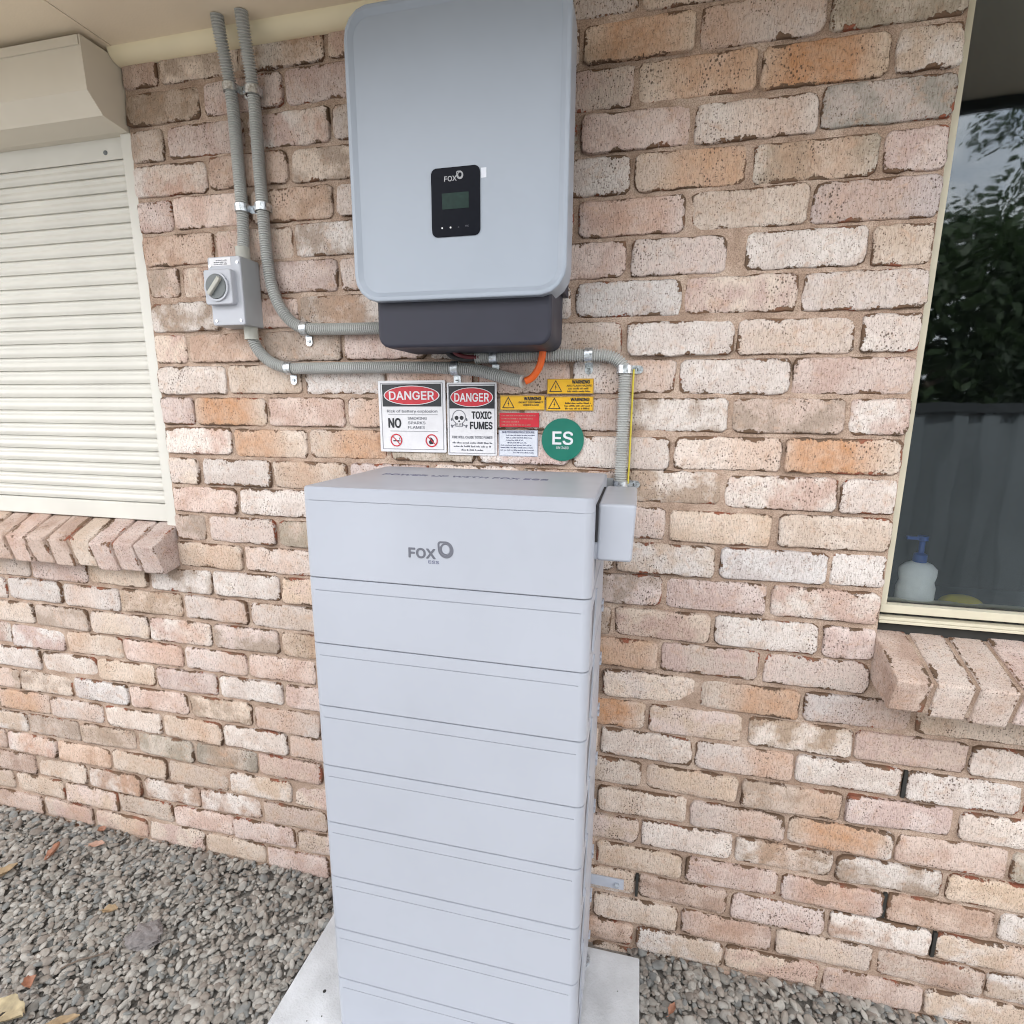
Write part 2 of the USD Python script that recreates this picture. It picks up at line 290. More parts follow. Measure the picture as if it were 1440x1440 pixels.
KINDS = {(-.13, 2.19): 't'}
def kindof(x, z, r):
    q = r.random()
    if z > 1.95 and x > -.1 and q < .25: return 'g'
    if z < .35: return 'c' if q < .45 else 'd' if q < .75 else 'p'
    if x < -1.0 and z > 1.6: return 'p' if q < .5 else 'd' if q < .75 else 't'
    return 'w' if q < .42 else 'p' if q < .72 else 'c' if q < .84 else 't' if q < .95 else 'g'
def brick_mesh(x0, x1, z0, z1, seed, front=0., depth=.055, N=40, kind=None, warm=0., wc=0.):
    r = np.random.default_rng(seed); cx, cz, hx, hz = (x0 + x1) / 2, (z0 + z1) / 2, (x1 - x0) / 2, (z1 - z0) / 2
    rad = [r.uniform(.004, .012) if r.random() > .2 else r.uniform(.012, .02) for _ in range(4)]
    per = []
    for ci, (sx, sz) in enumerate(((1, -1), (1, 1), (-1, 1), (-1, -1))):
        R_ = rad[ci]
        a0 = {0: -90, 1: 0, 2: 90, 3: 180}[ci]
        for a in np.radians(np.linspace(a0, a0 + 90, 4)): per.append((sx * (hx - R_) + R_ * math.cos(a), sz * (hz - R_) + R_ * math.sin(a)))
    ring = Polygon(per).exterior; P = np.array([ring.interpolate(k / N, normalized=True).coords[0] for k in range(N)])
    nrm = P / np.maximum(np.linalg.norm(P, axis=1, keepdims=True), 1e-6)
    jit = (meshkit.noise(np.c_[P * 75, np.full(N, seed * 1.7)], 5) - .5) * .0042 + (meshkit.noise(np.c_[P * 200, np.full(N, seed * 2.7)], 6) - .5) * .002
    nrm = np.where(np.abs(P[:, :1]) > hx - .012, np.c_[np.sign(P[:, 0]), 0 * P[:, 0]], np.c_[0 * P[:, 0], np.sign(P[:, 1])])
    P = P + nrm * jit[:, None]
    tilt = r.normal(0, .0022, 2); off = r.normal(0, .0012)
    def inset(d):
        return np.c_[np.clip(P[:, 0], -hx + d, hx - d) * .0 + P[:, 0] - np.clip(P[:, 0] / hx, -1, 1) ** 7 * d - 0, P[:, 1] - np.sign(P[:, 1]) * np.minimum(np.abs(P[:, 1]) / hz, 1) ** 3 * d]
    A, B = P, P
    C, D = inset(.0035), inset(.0145)
    E_ = np.c_[np.clip(D[:, 0], -hx + hz, hx - hz), 0 * D[:, 1]]
    def yy(Q, add, am): return front + off + add + tilt[0] * Q[:, 0] / hx + tilt[1] * Q[:, 1] / hz + (meshkit.noise(np.c_[Q * 60, np.full(len(Q), seed * .9)], 8) - .5) * am
    rings = [np.c_[A[:, 0] + cx, np.full(N, front + depth), A[:, 1] + cz], np.c_[B[:, 0] + cx, yy(B, .0045, .003), B[:, 1] + cz], np.c_[C[:, 0] + cx, yy(C, .0008, .0022), C[:, 1] + cz], np.c_[D[:, 0] + cx, yy(D, -.0006, .002), D[:, 1] + cz], np.c_[E_[:, 0] + cx, yy(E_, -.0008, .0022), E_[:, 1] + cz]]
    V = np.vstack(rings); F = []
    for k in range(4):
        i = np.arange(N); j = (i + 1) % N; a, b, c, d = k * N + i, k * N + j, (k + 1) * N + j, (k + 1) * N + i
        F += [np.c_[a, b, c], np.c_[a, c, d]]
    F = np.vstack(F)
    # drop degenerate triangles on the centre line
    ar = np.linalg.norm(np.cross(V[F[:, 1]] - V[F[:, 0]], V[F[:, 2]] - V[F[:, 0]]), axis=1); F = F[ar > 1e-10]
    rim = np.r_[np.full(N, -.35), np.zeros(N), np.full(N, .22), np.ones(N), np.full(N, 1.2)]
    kd = kind or kindof(cx, cz, r); t1, t2 = np.array(PAL[kd][0]), np.array(PAL[kd][1])
    t = r.normal(1, .05); h = r.normal(0, .012) * np.array([1, .2, -.6])
    if r.random() < .6: t2 = np.array(PAL['pwcdtw'[r.integers(6)]][1])
    if r.random() < .5: t1, t2 = t2, t1
    u = (V[:, 0] - cx) / hx - wc
    wv = warm * np.clip(1.25 - 1.35 * u ** 2, 0, 1)
    if warm == 0 and r.random() < .10: wv = .35 * np.clip(1 - 2 * (u - r.uniform(-.8, .8)) ** 2, 0, 1)
    n = len(V)
    return V, F, dict(pore=np.full(n, r.uniform(-.43, -.315)), rim=rim, tone=np.tile(np.clip(t1 * t + h, .02, .9), (n, 1)), patchtone=np.tile(np.clip(t2 * t + h, .02, .9), (n, 1)), warm=wv)
def put_brick(path, V, F, at, off=np.zeros(3), matname='brick', smooth=True):
    V = V - off; n = np.zeros_like(V); fn = np.cross(V[F[:, 1]] - V[F[:, 0]], V[F[:, 2]] - V[F[:, 0]])
    for k in range(3): np.add.at(n, F[:, k], fn)
    n /= np.maximum(np.linalg.norm(n, axis=1, keepdims=True), 1e-12)
    m = UsdGeom.Mesh.Define(stage, path); m.CreatePointsAttr(Vt.Vec3fArray.FromNumpy(V.astype(np.float32)))
    m.CreateFaceVertexCountsAttr(Vt.IntArray.FromNumpy(np.full(len(F), 3, np.int32))); m.CreateFaceVertexIndicesAttr(Vt.IntArray.FromNumpy(F.astype(np.int32).ravel()))
    m.CreateSubdivisionSchemeAttr('none')
    if smooth: m.CreateNormalsAttr(Vt.Vec3fArray.FromNumpy(n.astype(np.float32))); m.SetNormalsInterpolation('vertex')
    api = UsdGeom.PrimvarsAPI(m)
    for k in ('rim', 'warm', 'pore'): api.CreatePrimvar(k, T.FloatArray, 'vertex').Set(Vt.FloatArray.FromNumpy(at[k].astype(np.float32)))
    for k in ('tone', 'patchtone'): api.CreatePrimvar(k, T.Color3fArray, 'vertex').Set(Vt.Vec3fArray.FromNumpy(at[k].astype(np.float32)))
    UsdShade.MaterialBindingAPI.Apply(m.GetPrim()).Bind(L[matname]); return m.GetPrim()
def project(X):
    v = (np.asarray(X, float) - CAM) @ ROT.T; return v[..., :2] / v[..., 2:3] * FPX + 720, v[..., 2]
bricks, seed = [], 0
EXTRA = {3: [-.62]}
for k in range(-19, 10):
    z0, z1 = zj(k) + .0042, zj(k + 1) - .0042
    if k == 9: z1 = 2.396
    ph = (0 if k % 2 == 0 else .5) - (.09 if k <= -9 else 0)
    lim = [(XL, XR)] if k >= -5 else [(-4.6, XR)] if k >= -8 else [(-4.6, 2.6)]
    lim += [(1.6, 2.6), (-4.6, -3.6)] if k >= -5 else [(1.6, 2.6)] if k >= -8 else []
    for n in range(-21, 12):
        r0 = np.random.default_rng(9000 + k * 97 + n)
        edges = [(n + ph) * BL + .0044, (n + 1 + ph) * BL - .0044]
        edges[0] += r0.normal(0, .0015); edges[1] += r0.normal(0, .0015)
        cuts = [edges]
        for e in EXTRA.get(k, []):
            c = (e) * BL + .0
            if edges[0] + .02 < c < edges[1] - .02: cuts = [[edges[0], c - .0045], [c + .0045, edges[1]]]
        for a, b in cuts:
            for la, lb in lim:
                x0, x1 = max(a, la), min(b, lb)
                if x1 - x0 < .03: continue
                seed += 1
                w = next(((s, c) for wx, wz, s, c in WARM if x0 < wx < x1 and z0 < wz < z1), (0, 0))
                zz = r0.normal(0, .0012)
                bricks.append((x0, x1, z0 + zz, z1 + zz, seed, w))
score = []
for i, b in enumerate(bricks):
    P, d = project([[b[0], 0, b[2]], [b[1], 0, b[2]], [b[1], 0, b[3]], [b[0], 0, b[3]]])
    inside = ((P > -20) & (P < 1460)).all(1).any() and (d > 0).all()
    # hidden for good behind the battery or the inverter cover
    cx_, cz_ = P.mean(0)
    hid = (P[:, 0].min() > 480 and P[:, 0].max() < 800 and P[:, 1].min() > 690) or (P[:, 0].min() > 515 and P[:, 0].max() < 790 and P[:, 1].max() < 400)
    area = abs(Polygon(P).area) if (d > 0).all() else 0
    score.append(area if inside and not hid else -1)
order = np.argsort(score)[::-1]; single = {int(i) for i in order[:300] if score[i] > 0}
rest = []
for i, (x0, x1, z0, z1, sd, w) in enumerate(bricks):
    V, F, at = brick_mesh(x0, x1, z0, z1, sd, warm=w[0], wc=w[1], kind=('c' if w[0] > .5 else None))
    if i in single: put_brick(numbered(str(wall.GetPath()), 'brick'), V, F, at)
    else: rest.append((V, F, at))
off_, VV, FF = 0, [], []
for V, F, at in rest: VV.append(V); FF.append(F + off_); off_ += len(V)
pr_ = put_brick(numbered(str(wall.GetPath()), 'outlying_bricks'), np.vstack(VV), np.vstack(FF), {k: np.concatenate([a[k] for _, _, a in rest]) for k in ('rim', 'warm', 'pore', 'tone', 'patchtone')})
tag(pr_, kind='stuff')

# open weep slots in a few upright joints low on the right
for wx, wk in ((.3384, -11), (.4584, -16), (.3384, -15), (-.2616, -16)):
    obj('weep_hole', bx(wx - .0038, wx + .0040, -.0002, .0066, zj(wk) + .008, zj(wk + 1) - .006), 'seal_dark', wall)

# sill bricks on edge, sloping outwards
def sill(name, x_first, pitch, count, direction, prof, label):
    lo, hi = sorted((x_first, x_first + direction * pitch * count)); bed = np.array(Polygon(prof).buffer(-.0055).exterior.coords)[:-1]
    bm = extrude(Polygon(bed), hi - lo - .012); bv = bm.vertices; bm = trimesh.Trimesh(np.c_[bv[:, 2] + lo + .006, bv[:, 0], bv[:, 1]], bm.faces, process=False); trimesh.repair.fix_normals(bm)
    root = obj(name, bm, 'mortar', house, label=label)
    for i in range(count):
        r = np.random.default_rng(5000 + i + int(100 * abs(x_first))); w = pitch - r.uniform(.007, .010)
        xa = x_first + direction * pitch * i; x0, x1 = (xa, xa + w) if direction > 0 else (xa - w, xa)
        pr = np.array(prof) + r.normal(0, .0022, (4, 2)); c = pr.mean(0)
        S = sbox(-1, -1, 1, 1)
        pg = Polygon(pr).buffer(-.006).buffer(.006, quad_segs=3); rg = poly_ring(pg)
        tt = np.array([.03, .09, .2, .35, .5, .65, .8, .91, .97]); n = 36; q = np.vstack([pr[a] + np.outer(tt, pr[(a + 1) % 4] - pr[a]) for a in range(4)])
        jit = 1 + (meshkit.noise(np.c_[q * 70, np.full(n, i * 3.1)], 2) - .5) * .022
        q = c + (q - c) * jit[:, None]
        rings, rim = [], []
        for x, s, rv in ((x0, .80, 1.0), (x0, .965, .3), (x0 + .0025, .995, .0), (x0 + .014, 1.0, .75), ((x0 + x1) / 2, 1.0, 1.1), (x1 - .014, 1.0, .75), (x1 - .0025, .995, .0), (x1, .965, .3), (x1, .80, 1.0)):
            qq = c + (q - c) * s; rings.append(np.c_[np.full(n, x) + (meshkit.noise(np.c_[qq * 60, np.full(n, x * 9)], 4) - .5) * .002, qq])
            # darker along the front and top arrises too
            dist = np.min([np.linalg.norm(qq - pv, axis=1) for pv in pr], axis=0)
            rim.append(np.minimum(rv, .15 + dist / .016))
        V = np.vstack(rings); F = []
        for k in range(len(rings) - 1):
            ii = np.arange(n); jj = (ii + 1) % n; F += [np.c_[k * n + ii, k * n + jj, (k + 1) * n + jj], np.c_[k * n + ii, (k + 1) * n + jj, (k + 1) * n + ii]]
        m0, m1 = len(V), len(V) + 1; V = np.vstack([V, [[x0, *c]], [[x1, *c]]]); ii = np.arange(n); jj = (ii + 1) % n; kk = (len(rings) - 1) * n
        F += [np.c_[np.full(n, m0), jj, ii], np.c_[np.full(n, m1), kk + ii, kk + jj]]
        F = np.vstack(F)
        tm = trimesh.Trimesh(V, F, process=False)
        if tm.volume < 0: F = F[:, ::-1]
        kd = 'pwpcd'[r.integers(5)]; t1, t2 = np.array(PAL[kd][0]), np.array(PAL[kd][1]); t = r.normal(.97, .04)
        at = dict(pore=np.full(len(V), -.37), rim=np.r_[np.concatenate(rim), 1.2, 1.2] + .12, warm=np.full(len(V), .25 if r.random() < .25 else 0.), tone=np.tile(t1 * t, (len(V), 1)), patchtone=np.tile(t2 * t, (len(V), 1)))
        put_brick(numbered(str(root.GetPath()), 'sill_brick'), V, F, at)
    return root
PROF_L = [(.025, 1.161), (-.074, 1.106), (-.052, 1.020), (.030, 1.030)]
PROF_R = [(.030, 1.013), (-.119, .958), (-.096, .870), (.030, .900)]
sill('window_sill', XL - .004, .0838, 20, -1, PROF_L, 'brick sill under the roller shutter')
sill('window_sill', XR - .001, .0765, 17, 1, PROF_R, 'brick sill under the dark glazed window')

# roller shutter in the left opening
SY = .020
bxm = extrude(Polygon([(-.101, 2.386), (-.099, 2.272), (-.064, 2.231), (.000, 2.2235), (.035, 2.2235), (.035, 2.386)]), 1.85)
def yz_to_x(m, x1):      # built in (y,z) plane extruded along +: becomes x from x1 downwards
    v = m.vertices; m = trimesh.Trimesh(np.c_[x1 - v[:, 2], v[:, 0], v[:, 1]], m.faces, process=False)
    if m.volume < 0: m.invert()
    return m
shutter = obj('roller_shutter', yz_to_x(bxm, XL - .0055), 'cream_paint', house, label='cream roller shutter, fully closed')
cap = extrude(Polygon([(-.103, 2.3875), (-.101, 2.271), (-.065, 2.229), (.000, 2.2215), (.037, 2.2215), (.037, 2.3875)]), .0035)
obj('end_cap', yz_to_x(cap, XL - .002), 'cream_paint', shutter)
obj('box_lip', bx(-3.5, XL - .0075, -.1045, -.0995, 2.366, 2.3865), 'cream_paint', shutter)
pitch, zb, zt = .0398, 1.2175, 2.2125
prof = [(0, .0045), (.035, .0012), (.09, .0008), (.18, -.0022), (.30, -.0046), (.40, -.0046), (.50, -.0022), (.58, -.0008), (.66, -.0018), (.76, -.0036), (.86, -.0026), (.93, .0012), (.965, .0040), (1.0, .0062)]
ns = int(round((2.171 - zb) / pitch)); pitch = (2.171 - zb) / ns
for i in range(ns):
    pf = Polygon([(SY + y, zb + pitch * (i + t)) for t, y in prof] + [(SY + .012, zb + pitch * (i + 1)), (SY + .012, zb + pitch * i)])
    obj('slat', yz_to_x(extrude(pf, 1.72), XL - .036), 'slat_paint', shutter, smooth=40)
obj('slat', bx(XL - 1.756, XL - .036, SY + .001, SY + .012, 2.171, 2.2235), 'slat_paint', shutter, label='flat top slat below the shutter box')
obj('bottom_bar', tri(hull_box(XL - 1.756, XL - .036, SY - .006, SY + .014, 1.1625, zb - .0015, .003)), 'slat_paint', shutter, smooth=30)
obj('guide_rail', tri(hull_box(XL - .0365, XL + .006, SY - .012, SY + .03, 1.150, 2.2235, .002)), 'slat_paint', shutter, smooth=30)
obj('guide_rail', bx(-3.5, -3.43, SY - .012, SY + .03, 1.150, 2.2235), 'slat_paint', shutter)
sp = trimesh.creation.icosphere(2, .006); sp.apply_scale([1.2, .35, 1.0]); sp.apply_translation([XL - .105, SY + .001, 2.190])
obj('stop_button', sp, 'knob_grey', shutter, smooth=True)

# dark glazed window in the right opening
WY = .045
win = obj('window', cat_(bx(XR - .006, XR + .0195, WY - .02, WY + .05, 1.054, 2.40), bx(1.56, 1.61, WY - .02, WY + .05, 1.054, 2.40), bx(.95, .99, WY - .018, WY + .04, 1.076, 2.36), bx(XR - .006, 1.6, WY - .018, WY + .05, 2.36, 2.40)), 'frame_cream', house, label='dark glazed window with slim cream frame')
obj('bottom_rail', tri(hull_box(XR + .008, 1.6, WY - .021, WY + .04, 1.054, 1.0735, .0015)), 'frame_cream', win)
obj('rail_groove', bx(XR + .008, 1.6, WY - .012, WY + .04, 1.0465, 1.0545), 'seal_dark', win)
obj('sill_track', tri(hull_box(XR + .004, 1.6, WY - .030, WY + .05, 1.0395, 1.0468, .0012)), 'frame_cream', win)
obj('sill_track', tri(hull_box(XR + .004, 1.6, WY - .032, WY + .05, 1.0325, 1.0392, .0012)), 'frame_cream', win)
obj('weather_seal', bx(XR + .002, 1.6, WY - .018, WY + .05, 1.000, 1.0325), 'seal_dark', win)
obj('glass_pane', bx(XR + .0195, 1.56, WY, WY + .005, 1.0735, 2.36), 'window_glass', win)
obj('glazing_seal', bx(XR + .0195, 1.56, WY - .0015, WY + .0005, 1.0735, 1.0765), 'seal_dark', win)
# the dim room behind it
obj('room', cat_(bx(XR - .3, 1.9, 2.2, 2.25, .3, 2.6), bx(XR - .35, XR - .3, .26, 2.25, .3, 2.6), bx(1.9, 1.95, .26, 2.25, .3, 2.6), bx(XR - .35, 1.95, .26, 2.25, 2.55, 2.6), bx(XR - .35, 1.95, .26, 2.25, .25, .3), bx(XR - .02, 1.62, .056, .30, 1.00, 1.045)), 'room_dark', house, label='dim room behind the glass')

# eave
SZ = 2.3985
sof = obj('soffit', cat_(bx(-4.6, -1.6575, -.62, .02, SZ, SZ + .006), bx(-1.6545, 2.6, -.62, .02, SZ, SZ + .006)), 'soffit_paint', house)
cv = [(0.004, 2.3705), (-.003, 2.3702)] + [(-.003 - .031 * math.sin(t) ** 1.0 * 1, 2.3705 + .0285 * (1 - math.cos(t))) for t in np.linspace(.15, math.pi / 2, 8)] + [(0.004, SZ + .0005)]
obj('cornice', yz_to_x(extrude(Polygon(cv).buffer(0), 2.6 - XL), 2.6), 'cornice_paint', house, smooth=35)
fas = obj('fascia', bx(-4.6, 2.6, -.645, -.62, 2.37, 2.56), 'gutter', house)
obj('gutter', sweep([[-4.6, -.70, 2.50], [2.6, -.70, 2.50]], .055, 20), 'gutter', house, smooth=40)
rf = trimesh.Trimesh([[-9, -.74, 2.53], [9, -.74, 2.53], [9, 4.6, 4.6], [-9, 4.6, 4.6], [-9, 9.5, 2.6], [9, 9.5, 2.6]], [[0, 1, 2], [0, 2, 3], [3, 2, 5], [3, 5, 4]], process=False)
obj('roof', rf, 'roof_tile', house)
obj('far_walls', cat_(bx(-4.7, -4.6, 0, 9, -.1, 2.5), bx(2.6, 2.7, 0, 9, -.1, 2.5), bx(-4.7, 2.7, 8.9, 9, -.1, 2.5)), 'mortar', house)

# ------------------------------------------------------------------ battery stack
BX0, BX1, BY0, BY1 = -.9562, -.3862, -.3952, -.020
seams = [1.1766 - .1418 * i for i in range(9)]
bat = thing('battery_stack', 'tall pale grey battery stack of eight modules under a lidded control unit', 'battery', (BX0, BY1, 0))
def module_solid(z0, z1, rc=.016, be=.0022, grooves=(), back=BY1):
    cs = m3.CrossSection([ccw(poly_ring(rrect(BX1 - BX0, back - BY0, rc, (BX0 + BX1) / 2, (BY0 + back) / 2, 10)))])
    def lay(ins, h): return cs.offset(-ins, m3.JoinType.Round)
    parts = []
    n = 4
    slabs = [cs.extrude(z1 - z0 - 2 * be).translate([0, 0, z0 + be])]
    for i in range(n):
        a0 = math.pi / 2 * i / n; a1 = math.pi / 2 * (i + 1) / n
        i1 = be * (1 - math.cos(a1)); h1 = be * math.sin(a1); i0 = be * (1 - math.cos(a0)); h0 = be * math.sin(a0)
        A = cs.offset(-(i0 + i1) / 2, m3.JoinType.Round).extrude(h1 - h0 + 1e-5)
        slabs += [A.translate([0, 0, z1 - be + h0]), A.translate([0, 0, z0 + be - h1])]
    s = m3.Manifold.batch_boolean(slabs, m3.OpType.Add)
    for gz in grooves:
        s = s - m3.Manifold.cube([BX1 - BX0 - .036, .012, .0015]).translate([BX0 + .018, BY0 - .0105, gz])
    return s
def handle_cut(s, zc):   # wedge-shaped hand recess in both sides
    pts = [(BY0 + .055, zc + .045), (BY0 + .105, zc + .045), (BY0 + .105, zc + .030), (BY0 + .062, zc - .048), (BY0 + .055, zc - .048)]
    w = m3.CrossSection([ccw(np.array(pts))]).extrude(.010)
    # (y, z, x) -> (x, y, z)
    w = w.transform(np.array([[0, 0, 1, BX1 - .005], [1, 0, 0, 0], [0, 1, 0, 0]], float))
    return s - w
for i in range(8):
    z1, z0 = seams[i] - .0008, seams[i + 1] + .0008
    s = module_solid(z0, z1, grooves=[z1 - .0262])
    s = handle_cut(s, (z0 + z1) / 2 - .005)
    md = obj('battery_module', tri(s), 'battery_paint', bat, smooth=32)
    obj('latch', cat_(bx(BX1 + .0002, BX1 + .0045, BY1 - .026, BY1 - .006, z1 - .012, z1 - .003), bx(BX1 + .0002, BX1 + .0045, BY1 - .026, BY1 - .006, z0 + .004, z0 + .013)), 'bracket_paint', md)
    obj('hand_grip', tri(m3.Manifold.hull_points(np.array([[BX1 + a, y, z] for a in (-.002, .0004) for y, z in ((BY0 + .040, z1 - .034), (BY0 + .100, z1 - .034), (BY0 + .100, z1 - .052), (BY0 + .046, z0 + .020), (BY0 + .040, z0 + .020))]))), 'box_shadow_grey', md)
    obj('side_rib', tri(m3.Manifold.hull_points(np.array([[BX1 + a, y, z] for a in (-.002, .003) for y, z in ((BY0 + .115, z1 - .016), (BY0 + .121, z1 - .016), (BY0 + .075, z0 + .012), (BY0 + .069, z0 + .012))]))), 'battery_paint', md)
ctl = obj('control_unit', tri(handle_cut(module_solid(seams[0] + .0008, 1.325) + module_solid(1.322, 1.33445, be=.0002, grooves=[1.3338]), 1.235)), 'battery_paint', bat, smooth=32)
lid_b = module_solid(1.345, 1.3603, be=.0055) + module_solid(1.3347, 1.352, be=.0002)
obj('lid', tri(lid_b), 'battery_paint', bat, smooth=40)
obj('base_plinth', tri(module_solid(.030, seams[8] - .0008) ), 'battery_paint', bat, smooth=32)
for x, y in ((BX0 + .05, BY0 + .06), (BX1 - .05, BY0 + .06), (BX0 + .05, BY1 - .06), (BX1 - .012, BY1 - .060)):
    c = trimesh.creation.cylinder(.020, .008, sections=24); c.apply_translation([x, y, .0165])
    st_ = trimesh.creation.cylinder(.006, .014, sections=16); st_.apply_translation([x, y, .0255])
    obj('levelling_foot', cat_(c, st_), 'galvanised', bat, smooth=30)
# raised lettering and ring mark on the control unit
def ring_mark(s):
    a = affinity.rotate(affinity.scale(Point(0, 0).buffer(1, quad_segs=24), .92 * s, 1.0 * s), 20)
    a2 = affinity.rotate(affinity.translate(affinity.scale(Point(0, 0).buffer(1, quad_segs=24), .64 * s, .70 * s), -.10 * s, .06 * s), -15)
    b = affinity.rotate(affinity.translate(affinity.scale(Point(0, 0).buffer(1, quad_segs=24), .80 * s, .86 * s), .06 * s, -.02 * s), -35)
    b2 = affinity.translate(affinity.scale(Point(0, 0).buffer(1, quad_segs=24), .47 * s, .54 * s), .02 * s, .06 * s)
    corner = affinity.translate(Point(0, 0).buffer(.38 * s), -.58 * s, .60 * s)
    r1 = a.union(corner.convex_hull).convex_hull.difference(a2.union(affinity.translate(corner.buffer(-.2 * s), .03 * s, -.03 * s)).convex_hull)
    r2 = b.difference(b2)
    return r1, r2
def ring_plates(s, cx, cz, y, d=.0006):
    r1, r2 = ring_mark(s); out = []
    for k, r_ in enumerate((r1, r2.difference(r1.buffer(.03 * s)))):
        for gpg in getattr(r_, 'geoms', [r_]):
            if gpg.area > 1e-8: out.append(plate(affinity.translate(gpg, cx, cz), y, d))
    return cat_(*out)
YF = BY0
obj('lettering', cat_(heavy('FOX', .0178, -.7335, 1.2335, YF + .0002, .0538, .0009), ring_plates(.0165, -.6585, 1.2520, YF + .0002)), 'print_grey', bat)
obj('lettering', text('ESS', .0058, -.6935, 1.2235, YF + .0002, w=.021), 'print_blue', bat)
tl = meshkit.text_mesh('POWER UP WITH FOX ESS', .021, .0005, True); b_ = tl.bounds; tl.apply_translation([-b_[0][0], 0, 0]); tl.apply_scale([.385 / (b_[1][0] - b_[0][0]), 1, 1])
tl.vertices = np.c_[tl.vertices[:, 0] - .888, tl.vertices[:, 1] - .186, tl.vertices[:, 2] + 1.3602]
obj('lettering', tl, 'print_blue', bat)
# cable box on the right side of the control unit, with its black gasket
jb = thing('cable_entry_box', 'pale grey cable box fixed to the right side of the battery top', 'junction box', (BX1, -.19, 1.22))
jx0, jx1, jy, jz0, jz1 = -.3825, -.3155, -.362, 1.2415, 1.3455
sh = m3.Manifold.batch_hull([m3.Manifold.sphere(.006, 32).translate([x, y, z]) for x, y, z in ((jx0 + .006, jy + .006, jz0 + .006), (jx0 + .006, -.13, jz0 + .006), (jx1 - .010, jy + .006, jz0 + .006), (jx1 - .010, -.13, jz0 + .006), (jx0 + .006, jy + .014, jz1 - .006), (jx0 + .006, -.13, jz1 - .006), (jx1 - .006, jy + .014, jz1 - .006), (jx1 - .006, -.13, jz1 - .006))])
obj('box_shell', tri(sh), 'battery_paint', jb, smooth=35)
obj('gasket', bx(-.3868, -.3815, jy + .001, -.13, 1.276, 1.3435), 'rubber', jb)
obj('box_flange', bx(-.3868, -.3815, jy + .004, -.13, 1.243, 1.2755), 'battery_paint', jb)
# wall bracket low on the right
wb = thing('wall_bracket', 'flat grey steel bracket tying the battery to the bricks near the ground', 'bracket', (-.33, 0, .21))
obj('strap', bx(-.388, -.297, -.0055, -.0025, .190, .222), 'bracket_paint', wb)
c = trimesh.creation.cylinder(.0065, .006, sections=6); c.apply_transform(trimesh.transformations.rotation_matrix(math.pi / 2, [1, 0, 0])); c.apply_translation([-.316, -.0085, .2065])
obj('screw', c, 'galvanised', wb)

# concrete pad
padm = tri(hull_box(-1.143, -.2445, -.80, -.037, -.045, .0125, .004))
padp = tag(obj('concrete_pad', padm, 'concrete', smooth=35), 'pale concrete slab under the battery stack', 'slab')
for hx, hy, hr in ((-1.046, -.318, .0042), (-1.02, -.372, .0016), (-1.05, -.39, .0014), (-1.035, -.402, .0012), (-1.012, -.395, .001), (-.30, -.14, .0013)):
    hc = trimesh.creation.cylinder(hr, .0012, sections=12); hc.apply_translation([hx, hy, .0128]); obj('pit', hc, 'concrete_speck', padp)

# ------------------------------------------------------------------ inverter
IY = -.196
inv = thing('wall_inverter', 'pale grey wall inverter with rounded cover and small black display', 'inverter', (-.69, 0, 1.62))
ix0, ix1, iz0, iz1 = -.9275, -.4715, 1.7335, 2.2815
out = rrect(ix1 - ix0, iz1 - iz0, .054, (ix0 + ix1) / 2, (iz0 + iz1) / 2, 14)
shell = pillow(out, .070, .004, None)
# recess the front: rim 6 mm, slope 9 mm, 5 mm deep
shell_m = m3.Manifold(m3.Mesh(shell.vertices.astype(np.float32), shell.faces.astype(np.uint32)))
inn = out.buffer(-.0085)
N_ = 120
def ring_pts(pg, z):
    e = pg.exterior; c = pg.centroid; s0 = e.project(Point(c.x + 9, c.y)); cc = 1 if e.is_ccw else -1
    return np.c_[np.array([e.interpolate((s0 + cc * e.length * k / N_) % e.length).coords[0] for k in range(N_)]), np.full(N_, z)]
cut = m3.Manifold.hull_points(np.vstack([ring_pts(inn, .0702), ring_pts(inn.buffer(-.010), .0635), ring_pts(inn, .09)]))
shell_m = shell_m - cut
sm = tri(shell_m); sm = to_xz(sm, IY + .070)
obj('cover', sm, 'cover_paint', inv, smooth=28)
obj('heat_sink', bx(ix0 + .02, ix1 - .02, -.124, -.012, 1.76, iz1 - .02), 'dark_plastic', inv)
low = rrect(.385, .146, .026, -.6955, 1.713, 8)
obj('lower_housing', pillow(low, .155, .008, -.022), 'dark_plastic', inv, smooth=40)
PY = IY + .0065
pan = obj('display_panel', pillow(rrect(.1025, .1275, .0115, -.6995, 1.9175, 8), .0022, .0006, PY), 'panel_black', inv, smooth=40)
obj('screen', plate(rrect(.0565, .0295, .0012, -.6995, 1.9195, 3), PY - .0021, .0006), 'lcd_green', pan)
obj('lettering', cat_(text('FOX', .0088, -.7225, 1.9560, PY - .0021, bold=True, w=.0262), ring_plates(.0077, -.6895, 1.9655, PY - .0021)), 'print_pale', pan)
for x in (-.7285, -.7105):
    obj('indicator', plate(Point(x, 1.8705).buffer(.0018), PY - .0021, .0004), 'print_white', pan)
obj('indicator', cat_(text('<', .0042, -.695, 1.8685, PY - .0021), text('ESC', .003, -.679, 1.870, PY - .0021)), 'print_grey', pan)
obj('label_tab', plate(sbox(-.6465, 1.9575, -.6355, 1.9755), PY + .0002, .0006), 'sticker_white', inv)

